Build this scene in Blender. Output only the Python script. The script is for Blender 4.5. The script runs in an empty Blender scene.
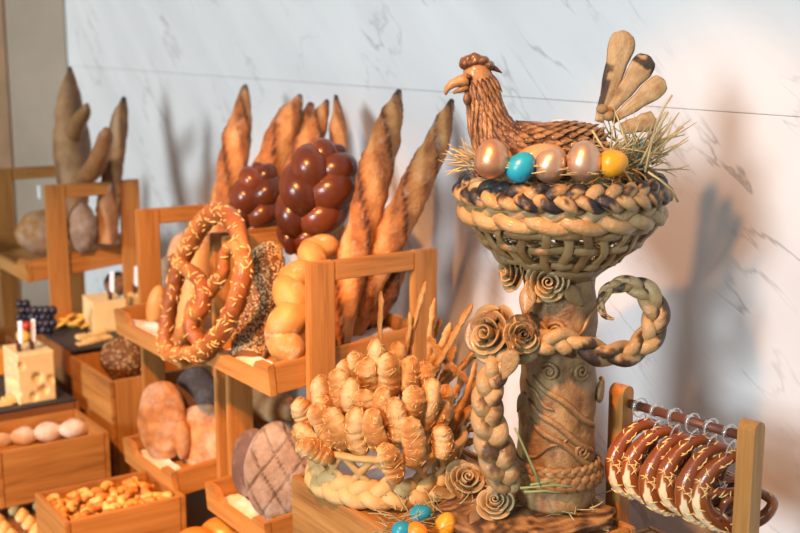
import bpy, bmesh, random
from math import *
from mathutils import Vector, Matrix, noise, Quaternion
random.seed(7)
SC = bpy.context.scene
COL = SC.collection
V = Vector

# ------------------------------------------------------------------ camera
FPX, HY, ANG = 1220.0, 30.0, radians(34)
PIT = atan((266.5 - HY) / FPX)
FH = V((-cos(ANG), sin(ANG), 0)); RT = V((sin(ANG), cos(ANG), 0)); ZU = V((0, 0, 1))
FW = FH * cos(PIT) - ZU * sin(PIT); UPV = FH * sin(PIT) + ZU * cos(PIT)
EYE = V((0, 0, 1.6))
def ray(u, v): return FW * FPX + RT * (u - 400) + UPV * (266.5 - v)
def aty(u, v, y): r = ray(u, v); return EYE + r * ((y - EYE.y) / r.y)
def atz(u, v, z): r = ray(u, v); return EYE + r * ((z - EYE.z) / r.z)
def atd(u, v, d): r = ray(u, v); return EYE + r * (d / r.dot(FH))
def pxm(p): return (p - EYE).dot(FH) / FPX          # metres per pixel of the photo at a point
cam = bpy.data.cameras.new('camera'); camo = bpy.data.objects.new('camera', cam); COL.objects.link(camo)
m = Matrix((RT, UPV, -FW)).transposed().to_4x4(); m.translation = EYE
camo.matrix_world = m
cam.sensor_width = 36; cam.lens = FPX * 36 / 800; cam.clip_start = .05
cam.dof.use_dof = True; cam.dof.focus_distance = 1.78; cam.dof.aperture_fstop = 4.6
SC.camera = camo
TOCAM = -FH

# ------------------------------------------------------------------ materials
def nodes(name):
    mt = bpy.data.materials.new(name); mt.use_nodes = True
    nt = mt.node_tree; b = nt.nodes['Principled BSDF']
    return mt, nt, b, nt.links.new
def N(nt, t, **kw):
    n = nt.nodes.new(t)
    for k, v in kw.items():
        if k in n.inputs: n.inputs[k].default_value = v
        else: setattr(n, k, v)
    return n
def ramp(nt, stops):
    r = nt.nodes.new('ShaderNodeValToRGB'); e = r.color_ramp.elements
    while len(e) < len(stops): e.new(.5)
    for i, (p, c) in enumerate(stops):
        e[i].position = p; e[i].color = (*c, 1)
    return r
def plain(name, c, rough=.5, metal=0, spec=.5, trans=0, var=.12, vs=30, sss=0, bump=0):
    mt, nt, b, L = nodes(name)
    tc = N(nt, 'ShaderNodeTexCoord'); nz = N(nt, 'ShaderNodeTexNoise', Scale=vs, Detail=4.0); L(tc.outputs['Object'], nz.inputs['Vector'])
    r = ramp(nt, [(.3, tuple(x * (1 - var) for x in c)), (.7, tuple(min(1, x * (1 + var)) for x in c))])
    L(nz.outputs['Fac'], r.inputs['Fac']); L(r.outputs['Color'], b.inputs['Base Color'])
    b.inputs['Roughness'].default_value = rough; b.inputs['Metallic'].default_value = metal
    b.inputs['Specular IOR Level'].default_value = spec; b.inputs['Transmission Weight'].default_value = trans
    if sss:
        b.inputs['Subsurface Weight'].default_value = sss; b.inputs['Subsurface Scale'].default_value = .01
    if bump:
        bp = N(nt, 'ShaderNodeBump', Strength=bump, Distance=.002); L(nz.outputs['Fac'], bp.inputs['Height']); L(bp.outputs['Normal'], b.inputs['Normal'])
    return mt
def bread(name, stops, scale=45, var=.5, rough=.55, bump=.5, flour=0, flour_c=(.86, .82, .76), fscale=14, spec=.4, coat=0):
    """crust: the 'tone' attribute (how far it is baked) plus noise picks the colour; flour dust lies in noisy patches"""
    mt, nt, b, L = nodes(name)
    at = N(nt, 'ShaderNodeAttribute', attribute_name='tone')
    tc = N(nt, 'ShaderNodeTexCoord')
    n1 = N(nt, 'ShaderNodeTexNoise', Scale=scale, Detail=6.0, Roughness=.65); L(tc.outputs['Object'], n1.inputs['Vector'])
    ma = N(nt, 'ShaderNodeMath', operation='MULTIPLY_ADD'); L(n1.outputs['Fac'], ma.inputs[0]); ma.inputs[1].default_value = var; L(at.outputs['Fac'], ma.inputs[2])
    sb = N(nt, 'ShaderNodeMath', operation='SUBTRACT'); L(ma.outputs[0], sb.inputs[0]); sb.inputs[1].default_value = var * .5
    r = ramp(nt, stops); L(sb.outputs[0], r.inputs['Fac']); out = r.outputs['Color']
    if flour:
        n2 = N(nt, 'ShaderNodeTexNoise', Scale=fscale, Detail=5.0, Roughness=.7); L(tc.outputs['Object'], n2.inputs['Vector'])
        r2 = ramp(nt, [(.62 - flour * .35, (0, 0, 0)), (.80 - flour * .2, (1, 1, 1))]); L(n2.outputs['Fac'], r2.inputs['Fac'])
        mu = N(nt, 'ShaderNodeMath', operation='MULTIPLY'); L(r2.outputs['Color'], mu.inputs[0]); mu.inputs[1].default_value = .8
        mx = N(nt, 'ShaderNodeMix', data_type='RGBA'); L(mu.outputs[0], mx.inputs[0]); L(out, mx.inputs[6]); mx.inputs[7].default_value = (*flour_c, 1); out = mx.outputs[2]
    L(out, b.inputs['Base Color'])
    n3 = N(nt, 'ShaderNodeTexNoise', Scale=scale * 3.5, Detail=5.0, Roughness=.7); L(tc.outputs['Object'], n3.inputs['Vector'])
    bp = N(nt, 'ShaderNodeBump', Strength=bump, Distance=.006); L(n3.outputs['Fac'], bp.inputs['Height']); L(bp.outputs['Normal'], b.inputs['Normal'])
    b.inputs['Roughness'].default_value = rough; b.inputs['Specular IOR Level'].default_value = spec
    b.inputs['Coat Weight'].default_value = coat; b.inputs['Coat Roughness'].default_value = .15
    return mt
def wood(name, axis, cols):
    mt, nt, b, L = nodes(name)
    tc = N(nt, 'ShaderNodeTexCoord'); mp = N(nt, 'ShaderNodeMapping'); L(tc.outputs['Object'], mp.inputs['Vector'])
    s = [34, 34, 34]; s[axis] = 2.2; mp.inputs['Scale'].default_value = s
    mp.inputs['Location'].default_value = (3.1, 1.7, 5.3)
    n1 = N(nt, 'ShaderNodeTexNoise', Scale=1.0, Detail=5.0, Roughness=.6, Distortion=.8); L(mp.outputs['Vector'], n1.inputs['Vector'])
    s2 = [300, 300, 300]; s2[axis] = 14
    mp2 = N(nt, 'ShaderNodeMapping'); mp2.inputs['Scale'].default_value = s2; L(tc.outputs['Object'], mp2.inputs['Vector'])
    n2 = N(nt, 'ShaderNodeTexNoise', Scale=1.0, Detail=3.0); L(mp2.outputs['Vector'], n2.inputs['Vector'])
    ma = N(nt, 'ShaderNodeMath', operation='MULTIPLY_ADD'); L(n2.outputs['Fac'], ma.inputs[0]); ma.inputs[1].default_value = .35; L(n1.outputs['Fac'], ma.inputs[2])
    r = ramp(nt, [(.45, cols[0]), (.66, cols[1]), (.9, cols[2])]); L(ma.outputs[0], r.inputs['Fac']); L(r.outputs['Color'], b.inputs['Base Color'])
    bp = N(nt, 'ShaderNodeBump', Strength=.15, Distance=.001); L(n2.outputs['Fac'], bp.inputs['Height']); L(bp.outputs['Normal'], b.inputs['Normal'])
    b.inputs['Roughness'].default_value = .42; b.inputs['Specular IOR Level'].default_value = .4
    return mt
OAK = ((.25, .105, .028), (.42, .19, .050), (.53, .265, .080))
WD = [wood('oak_%s' % 'xyz'[i], i, OAK) for i in range(3)]
WALN = [wood('brown_wood_%s' % 'xyz'[i], i, ((.16, .06, .022), (.24, .10, .035), (.32, .14, .05))) for i in range(3)]
ROD = wood('dark_rod_wood', 0, ((.07, .022, .012), (.11, .035, .018), (.16, .06, .03)))

def marble():
    mt, nt, b, L = nodes('white_marble')
    tc = N(nt, 'ShaderNodeTexCoord')
    m0 = N(nt, 'ShaderNodeMapping'); L(tc.outputs['Object'], m0.inputs['Vector']); m0.inputs['Rotation'].default_value = (0, radians(-38), 0)
    mp = N(nt, 'ShaderNodeMapping'); L(m0.outputs['Vector'], mp.inputs['Vector']); mp.inputs['Scale'].default_value = (1.1, 1, 4.6)
    nw = N(nt, 'ShaderNodeTexNoise', Scale=1.9, Detail=4.5, Roughness=.55, Distortion=.4); L(mp.outputs['Vector'], nw.inputs['Vector'])
    ab = N(nt, 'ShaderNodeMath', operation='SUBTRACT'); L(nw.outputs['Fac'], ab.inputs[0]); ab.inputs[1].default_value = .47
    a2 = N(nt, 'ShaderNodeMath', operation='ABSOLUTE'); L(ab.outputs[0], a2.inputs[0])
    vein = ramp(nt, [(0, (1, 1, 1)), (.004, (.75, .75, .75)), (.014, (0, 0, 0))]); L(a2.outputs[0], vein.inputs['Fac'])
    nm = N(nt, 'ShaderNodeTexNoise', Scale=3.4, Detail=3.0); L(tc.outputs['Object'], nm.inputs['Vector'])
    rm = ramp(nt, [(.47, (0, 0, 0)), (.66, (1, 1, 1))]); L(nm.outputs['Fac'], rm.inputs['Fac'])
    mu = N(nt, 'ShaderNodeMath', operation='MULTIPLY'); L(vein.outputs['Color'], mu.inputs[0]); L(rm.outputs['Color'], mu.inputs[1])
    nc = N(nt, 'ShaderNodeTexNoise', Scale=1.6, Detail=4.0); L(mp.outputs['Vector'], nc.inputs['Vector'])
    base = ramp(nt, [(.3, (.66, .655, .665)), (.7, (.76, .755, .76))]); L(nc.outputs['Fac'], base.inputs['Fac'])
    mx = N(nt, 'ShaderNodeMix', data_type='RGBA'); L(mu.outputs[0], mx.inputs[0]); L(base.outputs['Color'], mx.inputs[6]); mx.inputs[7].default_value = (.42, .40, .41, 1)
    L(mx.outputs[2], b.inputs['Base Color']); b.inputs['Roughness'].default_value = .24; b.inputs['Specular IOR Level'].default_value = .45
    return mt
MARBLE = marble()
TAN = plain('tan_stone', (.56, .44, .33), .35, var=.1, vs=5)
BROWNTRIM = plain('brown_timber', (.48, .28, .15), .45, var=.15, vs=8)
FLOORM = plain('grey_floor', (.30, .27, .24), .5)
COUNTER = plain('dark_counter', (.055, .040, .032), .35)
SLATE = plain('slate', (.035, .036, .042), .6, vs=60, bump=.4)
PAPER = plain('white_paper', (.80, .79, .80), .7, var=.04)
CARD = plain('white_card', (.75, .78, .84), .6, var=.03)
CHEESE = plain('pale_cheese', (.80, .66, .36), .4, sss=.1, var=.06)
CHEESE_Y = plain('yellow_cheese', (.78, .50, .10), .45, var=.1)
CHEESE_O = plain('orange_rind', (.75, .36, .05), .5, var=.1)
CRACK = plain('cracker', (.74, .55, .25), .7, var=.2, vs=60)
GRAPE = plain('dark_grape', (.018, .016, .035), .3, var=.3)
REDF = plain('red_fruit', (.45, .03, .02), .3)
STRAWM = plain('dry_straw', (.48, .39, .19), .6, var=.45, vs=14)
GREENST = plain('green_stalk', (.22, .29, .12), .6, var=.3, vs=20)
CLEAR = plain('clear_plastic', (.93, .95, .97), .08, trans=.85, var=0)
COPPER = plain('copper_paint', (.60, .33, .19), .33, metal=.75, var=.1, vs=90)
COPPER2 = plain('rose_gold_paint', (.66, .43, .29), .33, metal=.7, var=.1, vs=90)
BLUEP = plain('turquoise_paint', (.012, .30, .46), .35, var=.15, vs=40)
YELP = plain('yellow_paint', (.78, .36, .02), .35, var=.15, vs=40)
ORGP = plain('orange_paint', (.82, .26, .015), .35, var=.15, vs=40)
EGGW = plain('pale_eggshell', (.72, .72, .74), .5, var=.05)
DARKPICK = plain('brown_pick', (.10, .04, .025), .5)
SPRINK = plain('melted_cheese_shreds', (.84, .58, .24), .45, var=.15, vs=50)
PRETZELCH = plain('pretzel_cheese_shreds', (.80, .55, .22), .45, var=.15, vs=50)

DOUGH = bread('centrepiece_dough', [(0, (.012, .011, .015)), (.16, (.05, .028, .015)), (.34, (.19, .10, .035)), (.6, (.36, .225, .092)), (1, (.57, .42, .22))], 36, .5, .36, .55, spec=.5, coat=.15)
PALED = bread('pale_braid_dough', [(0, (.10, .045, .02)), (.3, (.42, .20, .06)), (.6, (.62, .39, .15)), (1, (.74, .54, .28))], 24, .4, .5, .3)
HENM = bread('hen_glazed_crust', [(0, (.025, .010, .006)), (.3, (.12, .05, .018)), (.6, (.36, .19, .075)), (1, (.62, .43, .23))], 50, .5, .3, .4, coat=.35)
TAILM = bread('tail_feather_crust', [(0, (.02, .018, .02)), (.25, (.10, .06, .03)), (.5, (.38, .23, .10)), (1, (.66, .50, .28))], 50, .55, .5, .5)
BAG = bread('baguette_crust', [(0, (.020, .008, .005)), (.22, (.13, .040, .012)), (.45, (.40, .145, .038)), (.72, (.58, .27, .085)), (1, (.70, .44, .20))], 42, .7, .5, .9, flour=.20, flour_c=(.66, .47, .32), fscale=30)
CHAL = bread('egg_braid_crust', [(0, (.030, .008, .004)), (.35, (.12, .030, .010)), (.65, (.31, .088, .018)), (1, (.62, .27, .04))], 14, .4, .26, .12, spec=.4, coat=.12)
BLON = bread('blond_crust', [(0, (.30, .11, .03)), (.5, (.50, .235, .065)), (1, (.68, .43, .18))], 22, .5, .45, .25, flour=.2)
FLOURY = bread('floury_crust', [(0, (.26, .10, .035)), (.5, (.44, .21, .075)), (1, (.62, .40, .19))], 22, .8, .65, .7, flour=.5, flour_c=(.70, .61, .52))
WHITER = bread('flour_coated_crust', [(0, (.30, .14, .06)), (.5, (.50, .28, .13)), (1, (.66, .48, .30))], 22, .8, .7, .8, flour=1.0, flour_c=(.80, .75, .70))
BOULE = bread('grey_rye_crust', [(0, (.06, .035, .025)), (.35, (.15, .095, .065)), (.6, (.27, .195, .145)), (1, (.40, .33, .27))], 30, .8, .75, .9, flour=.45, flour_c=(.44, .40, .37))
RYE = bread('dark_rye_crust', [(0, (.03, .017, .014)), (.5, (.12, .07, .055)), (1, (.28, .20, .17))], 24, .6, .7, .7, flour=.4, flour_c=(.34, .29, .27))
COUNTRY = bread('country_crust', [(0, (.22, .08, .025)), (.5, (.42, .175, .048)), (1, (.58, .34, .15))], 30, .9, .65, 1.0, flour=.50, flour_c=(.58, .47, .37))
SEEDB = bread('seeded_crust', [(0, (.06, .02, .008)), (.5, (.20, .075, .02)), (1, (.38, .18, .06))], 40, .5, .5, .5)
SEEDS = bread('sesame_seeds', [(0, (.03, .02, .015)), (.4, (.20, .10, .04)), (.6, (.66, .46, .22)), (1, (.80, .64, .38))], 10, .05, .5, .1)
ROLL = bread('cheese_stick_crust', [(0, (.28, .085, .016)), (.5, (.56, .25, .064)), (1, (.78, .56, .28))], 75, .9, .42, .45)
GRIS = bread('thin_stick_crust', [(0, (.28, .08, .015)), (.5, (.56, .23, .05)), (1, (.74, .48, .20))], 90, 1.1, .5, .9)
PRETZ = bread('pretzel_crust', [(0, (.09, .02, .007)), (.4, (.22, .055, .014)), (.7, (.36, .11, .03)), (.86, (.62, .36, .14)), (1, (.80, .66, .44))], 20, .22, .25, .15, spec=.6, coat=.35)
BIGP = bread('big_pretzel_crust', [(0, (.14, .035, .008)), (.5, (.36, .12, .027)), (1, (.62, .33, .11))], 30, .9, .35, .5, coat=.15)
BUN = bread('golden_bun_crust', [(0, (.36, .09, .012)), (.5, (.60, .21, .03)), (1, (.76, .42, .12))], 14, .5, .35, .15, coat=.3)
SLABM = bread('charred_flatbread_crust', [(0, (.015, .012, .012)), (.3, (.12, .06, .025)), (.6, (.36, .19, .07)), (1, (.55, .35, .15))], 22, .9, .6, .7)
PASTRY = bread('sugared_pastry_crust', [(0, (.36, .07, .015)), (.5, (.62, .26, .045)), (1, (.82, .60, .24))], 22, .8, .4, .3, flour=.25)

# ------------------------------------------------------------------ mesh building
class MB:
    def __init__(s): s.v = []; s.f = []; s.t = []
    def add(s, vs, fs, ts=None):
        o = len(s.v); s.v += [V(p) for p in vs]; s.f += [tuple(i + o for i in f) for f in fs]
        s.t += list(ts) if ts is not None else [.5] * len(vs)
        return s
    def box(s, lo, hi, bev=.0015, mat=None):
        bm = bmesh.new(); bmesh.ops.create_cube(bm, size=1)
        lo, hi = V(lo), V(hi); c = (lo + hi) / 2; d = hi - lo
        for q in bm.verts: q.co = V((q.co.x * d.x, q.co.y * d.y, q.co.z * d.z))
        if bev: bmesh.ops.bevel(bm, geom=list(bm.edges), offset=min(bev, min(d) * .4), segments=2, affect='EDGES')
        bm.verts.index_update()
        s.add([(mat @ (q.co + c) if mat else q.co + c) for q in bm.verts], [[q.index for q in f.verts] for f in bm.faces]); bm.free()
        return s
    def prism(s, poly, e, mat=None):
        """poly: 3-D outline, e: extrusion vector"""
        n = len(poly); a = [V(p) for p in poly]; b = [p + V(e) for p in a]
        vs = a + b
        if mat: vs = [mat @ p for p in vs]
        s.add(vs, [tuple(range(n))[::-1], tuple(range(n, 2 * n))] + [(i, (i + 1) % n, n + (i + 1) % n, n + i) for i in range(n)])
        return s
    def tube(s, pts, ra, rb=None, face=None, n=12, tone=.5, disp=None, closed=False, nz=0, nf=30, seed=0):
        """sweep an ellipse (ra across, rb towards 'face'); tone and disp may be functions of (t, angle)"""
        P = [V(p) for p in pts]; k = len(P)
        ra = ra if isinstance(ra, (list, tuple)) else [ra] * k
        rb = ra if rb is None else (rb if isinstance(rb, (list, tuple)) else [rb] * k)
        T = []
        for i in range(k):
            a = P[(i - 1) % k] if (closed or i > 0) else P[i]; b = P[(i + 1) % k] if (closed or i < k - 1) else P[i]
            d = b - a; T.append(d.normalized() if d.length > 1e-9 else V((0, 0, 1)))
        Ns = []
        if face is None:
            f0 = V((0, 0, 1)) if abs(T[0].z) < .9 else V((0, -1, 0)); nrm = (f0 - T[0] * f0.dot(T[0])).normalized()
            for i in range(k):
                nrm = nrm - T[i] * nrm.dot(T[i]); nrm.normalize(); Ns.append(nrm.copy())
        else:
            for i in range(k):
                fv = V(face[i]) if isinstance(face, list) else V(face)
                q = fv - T[i] * fv.dot(T[i]); Ns.append(q.normalized() if q.length > 1e-6 else V((0, 0, 1)))
        o = len(s.v)
        for i in range(k):
            t = i / (k - 1 if not closed else k); B = T[i].cross(Ns[i])
            for j in range(n):
                a = 2 * pi * j / n
                h = 1 + (disp(t, a) if disp else 0)
                p = P[i] + (B * (sin(a) * ra[i]) + Ns[i] * (cos(a) * rb[i])) * h
                if nz: 
                    q = noise.noise(p * nf + V((seed, seed * .7, 0)))
                    p = p + (p - P[i]) * (q * nz)
                s.v.append(p); s.t.append(tone(t, a) if callable(tone) else tone)
        for i in range(k if closed else k - 1):
            for j in range(n):
                a = o + i * n; b = o + ((i + 1) % k) * n; s.f.append((a + j, a + (j + 1) % n, b + (j + 1) % n, b + j))
        if not closed:
            for i, rev in ((0, 1), (k - 1, 0)):
                c = len(s.v); s.v.append(P[i].copy()); s.t.append(s.t[o + i * n])
                for j in range(n):
                    f = (o + i * n + j, o + i * n + (j + 1) % n, c); s.f.append(f[::-1] if rev else f)
        return s
    def blob(s, c, ax, n=24, m=14, tone=.5, disp=None, nz=0, nf=20, seed=0, power=1):
        c = V(c); X, Y, Z = [V(a) for a in ax]
        o = len(s.v)
        for i in range(m + 1):
            th = pi * i / m
            for j in range(n):
                ph = 2 * pi * j / n
                u = V((sin(th) * cos(ph), sin(th) * sin(ph), cos(th)))
                if power != 1: u = V([copysign(abs(q) ** power, q) for q in u])
                h = 1 + (disp(u) if disp else 0)
                p = X * u.x + Y * u.y + Z * u.z
                if nz: h += nz * noise.noise((c + p) * nf + V((seed, 0, seed)))
                s.v.append(c + p * h); s.t.append(tone(u) if callable(tone) else tone)
        for i in range(m):
            for j in range(n):
                s.f.append((o + i * n + j, o + (i + 1) * n + j, o + (i + 1) * n + (j + 1) % n, o + i * n + (j + 1) % n))
        return s
    def build(s, name, mat, parent=None, smooth=True, origin=None):
        if parent is not None: org = WLOC[parent.name]
        elif origin is not None: org = V(origin)
        else:
            xs = [p.x for p in s.v]; ys = [p.y for p in s.v]; zs = [p.z for p in s.v]
            org = V(((min(xs) + max(xs)) / 2, (min(ys) + max(ys)) / 2, min(zs)))
        me = bpy.data.meshes.new(name); me.from_pydata([tuple(p - org) for p in s.v], [], s.f); me.update()
        at = me.attributes.new('tone', 'FLOAT', 'POINT'); at.data.foreach_set('value', s.t)
        if smooth: me.polygons.foreach_set('use_smooth', [True] * len(me.polygons))
        me.materials.append(mat)
        o = bpy.data.objects.new(name, me); COL.objects.link(o)
        if parent is not None: o.parent = parent
        else: o.location = org
        WLOC[o.name] = org
        return o
WLOC = {}
def empty(name, loc):
    o = bpy.data.objects.new(name, None); COL.objects.link(o); o.location = V(loc); o.empty_display_size = .05; WLOC[o.name] = V(loc); return o
def tag(o, label, cat, group=None, kind=None):
    o['label'] = label; o['category'] = cat
    if group: o['group'] = group
    if kind: o['kind'] = kind
    return o
def struct(o): o['kind'] = 'structure'; return o
def cr(pts, per=8, closed=False):
    """Catmull-Rom through points of any dimension (tuples / vectors)"""
    P = [tuple(p) for p in pts]; k = len(P); out = []
    for i in range(k if closed else k - 1):
        g = lambda q: P[q % k] if closed else P[max(0, min(k - 1, q))]
        a, b, c, d = g(i - 1), g(i), g(i + 1), g(i + 2)
        for j in range(per):
            t = j / per
            out.append(tuple(.5 * (2 * b[x] + (c[x] - a[x]) * t + (2 * a[x] - 5 * b[x] + 4 * c[x] - d[x]) * t * t + (3 * b[x] - a[x] - 3 * c[x] + d[x]) * t ** 3) for x in range(len(b))))
    if not closed: out.append(P[-1])
    return out
def woodbox(name, lo, hi, parent, set_=WD, mat=None, bev=.002):
    d = [hi[i] - lo[i] for i in range(3)]; ax = d.index(max(d))
    return MB().box(lo, hi, bev, mat).build(name, set_[ax], parent, smooth=False)
def swell(k, r, pw=2.4, e=.5, end=.12):
    return [r * max(end, (1 - abs(2 * i / (k - 1) - 1) ** pw)) ** e for i in range(k)]
def lerp(a, b, t): return a + (b - a) * t
def ssm(a, b, x):
    t = max(0, min(1, (x - a) / (b - a))); return t * t * (3 - 2 * t)
def ordn(i): return ('first second third fourth fifth sixth seventh eighth ninth tenth eleventh twelfth thirteenth fourteenth'.split())[i]

# ------------------------------------------------------------------ setting
CZ = .50                                             # counter top
WALLY = 1.55
seam = aty(400, 89, WALLY).z
mb = MB(); mb.box((-4.55, WALLY, -.35), (1.6, WALLY + .06, seam - .0004), .001); mb.box((-4.55, WALLY, seam + .0004), (1.6, WALLY + .06, 2.6), .001)
struct(mb.build('wall_back', MARBLE, smooth=False, origin=(0, WALLY, 0)))
xl = aty(70, 100, WALLY).x
rr_ = ray(10, 100); ye = rr_.y * (xl / rr_.x)
struct(MB().box((xl - .3, ye + .002, -.35), (xl, WALLY - .002, 2.6), .004).build('wall_left', TAN, smooth=False))
struct(MB().box((xl - .33, -.6, -.35), (xl - .004, ye - .002, 2.6), .004).build('trim_1', BROWNTRIM, smooth=False))
struct(MB().box((-5.2, -2.5, -.40), (1.6, 1.6, -.35), 0).build('floor', FLOORM, smooth=False))
t = empty('buffet_counter', (-2.2, 1.0, -.35)); tag(t, 'dark buffet counter carrying all the wooden bread racks and crates', 'counter')
MB().box((-4.5, .40, CZ - .04), (.3, WALLY - .005, CZ), .004).build('worktop', COUNTER, t, False)
MB().box((-4.4, .46, -.35), (.2, WALLY - .03, CZ - .041), .004).build('cabinet_base', COUNTER, t, False)

# ------------------------------------------------------------------ wooden racks
TILT = radians(5)
def tray(rack, x0, x1, yf, ztop, depth=.35, h=.058):
    """tilted display tray with a dipped front board"""
    mt = Matrix.Translation((0, yf, ztop - h)) @ Matrix.Rotation(TILT, 4, 'X')
    tr_ = empty('tray', (0, 0, 0)); tr_.parent = rack; tr_.location = V((x0, yf, ztop)) - WLOC[rack.name]; WLOC[tr_.name] = V((x0, yf, ztop))
    w = x1 - x0; e = min(.06, w * .16); d = .024
    prof = [(0, 0), (w, 0), (w, h)]
    prof += [(w - e, h)] + [(w - e - .028 * q, h - d * ssm(0, 1, q)) for q in (.2, .4, .6, .8, 1)]
    prof += [(e + .028 * q, h - d * ssm(0, 1, q)) for q in (1, .8, .6, .4, .2)] + [(e, h), (0, h)]
    MB().prism([(x0 + a, 0, b) for a, b in prof], (0, .013, 0), mt).build('front_board', WD[0], tr_, False)
    woodbox('end_board', (x0, .0135, 0), (x0 + .012, depth, h), tr_, mat=mt)
    woodbox('end_board', (x1 - .012, .0135, 0), (x1, depth, h), tr_, mat=mt)
    woodbox('back_board', (x0 + .0125, depth - .012, 0), (x1 - .0125, depth, h), tr_, mat=mt)
    woodbox('base_board', (x0 + .0125, .0135, .004), (x1 - .0125, depth - .0125, .012), tr_, mat=mt)
    return mt
def frame(rack, x, y0=1.062, y1=1.372, top=1.19, bot=CZ, pw=.054, th=.019, rail=.037):
    fr = empty('end_frame', (x, y0, bot)); fr.parent = rack; fr.location = V((x, y0, bot)) - WLOC[rack.name]
    WLOC[fr.name] = V((x, y0, bot))
    woodbox('post', (x - th / 2, y0, bot), (x + th / 2, y0 + pw, top), fr)
    woodbox('post', (x - th / 2, y1 - pw, bot), (x + th / 2, y1, top), fr)
    woodbox('top_rail', (x - th / 2, y0 + pw + .0004, top - rail), (x + th / 2, y1 - pw - .0004, top - .001), fr)
    woodbox('bottom_rail', (x - th / 2, y0 + pw + .0004, bot + .02), (x + th / 2, y1 - pw - .0004, bot + .055), fr)
rb = empty('bread_rack', (-2.09, 1.2, CZ)); tag(rb, 'oak two-tier rack holding baguettes, dark plaited loaves and the sesame loaf', 'bread rack', 'oak bread racks')
frame(rb, -2.213, y1=1.345); frame(rb, -1.874, y1=1.345)
TB_U = tray(rb, -2.158, -1.885, .990, 1.008); TB_L = tray(rb, -2.140, -1.885, .976, .711, .36)
ra = empty('bread_rack', (-2.48, 1.2, CZ)); tag(ra, 'oak two-tier rack with the huge pretzel hung over its front', 'bread rack', 'oak bread racks')
frame(ra, -2.672, y1=1.345); frame(ra, -2.270, y1=1.345)
TA_U = tray(ra, -2.645, -2.282, .992, .968); TA_L = tray(ra, -2.555, -2.282, .965, .688, .37)
rc = empty('bread_rack', (-3.48, 1.2, CZ)); tag(rc, 'blurred oak rack at the far left holding pointed brown loaves', 'bread rack', 'oak bread racks')
frame(rc, -3.235, 1.03, 1.295); frame(rc, -3.72, 1.03, 1.295)
TC_U = tray(rc, -3.708, -3.247, .975, .985, .33); TC_L = tray(rc, -3.708, -3.247, .975, .70)

def crate(lo, hi, label, set_=WD, th=.012, floor_h=None, name='wooden_crate', cat='crate'):
    x0, y0, z0 = lo; x1, y1, z1 = hi
    t = empty(name, ((x0 + x1) / 2, (y0 + y1) / 2, z0)); tag(t, label, cat, 'wooden serving crates')
    woodbox('side_board', (x0, y0, z0), (x1, y0 + th, z1), t, set_); woodbox('side_board', (x0, y1 - th, z0), (x1, y1, z1), t, set_)
    woodbox('end_board', (x0, y0 + th + .0003, z0), (x0 + th, y1 - th - .0003, z1), t, set_); woodbox('end_board', (x1 - th, y0 + th + .0003, z0), (x1, y1 - th - .0003, z1), t, set_)
    fh = z0 + .004 if floor_h is None else floor_h
    woodbox('base_board', (x0 + th + .0003, y0 + th + .0003, fh), (x1 - th - .0003, y1 - th - .0003, fh + .01), t, set_)
    return t
crate((-2.97, .985, CZ), (-2.685, 1.25, .784), 'tall oak crate with the round seed-crusted loaf, beside the pretzel rack', floor_h=.70)
crate((-2.82, .69, .56), (-2.602, .948, .690), 'low oak crate of floury white rolls in front of the cheese', floor_h=.625)
MBX = crate((-2.425, .715, CZ), (-2.235, .972, .651), 'small oak crate filled with golden sugared pastries, at the bottom', floor_h=.60)
crate((-2.13, .70, CZ), (-1.80, .955, .60), 'oak crate under the orange glazed buns, below the grey scored loaf', floor_h=.575)
tcr = crate((-1.676, .915, CZ), (-1.205, 1.232, .883), 'big oak crate under the lattice basket and the hen centrepiece', floor_h=.868)
crate((-3.215, .985, CZ), (-2.985, 1.24, .793), 'dark brown crate under the upper slate board of cheese', WALN, floor_h=.782)
crate((-3.35, .72, CZ), (-2.84, .962, .700), 'brown crate under the lower slate with the holey cheese', WALN, floor_h=.689)
crate((-2.84, .60, CZ), (-2.70, .93, .558), 'low brown block supporting the crate of floury rolls', WALN, floor_h=.547)
crate((-1.335, 1.2345, CZ), (-.98, 1.40, .80), 'oak crate under the stand of hanging brown pretzels', floor_h=.789)

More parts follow.
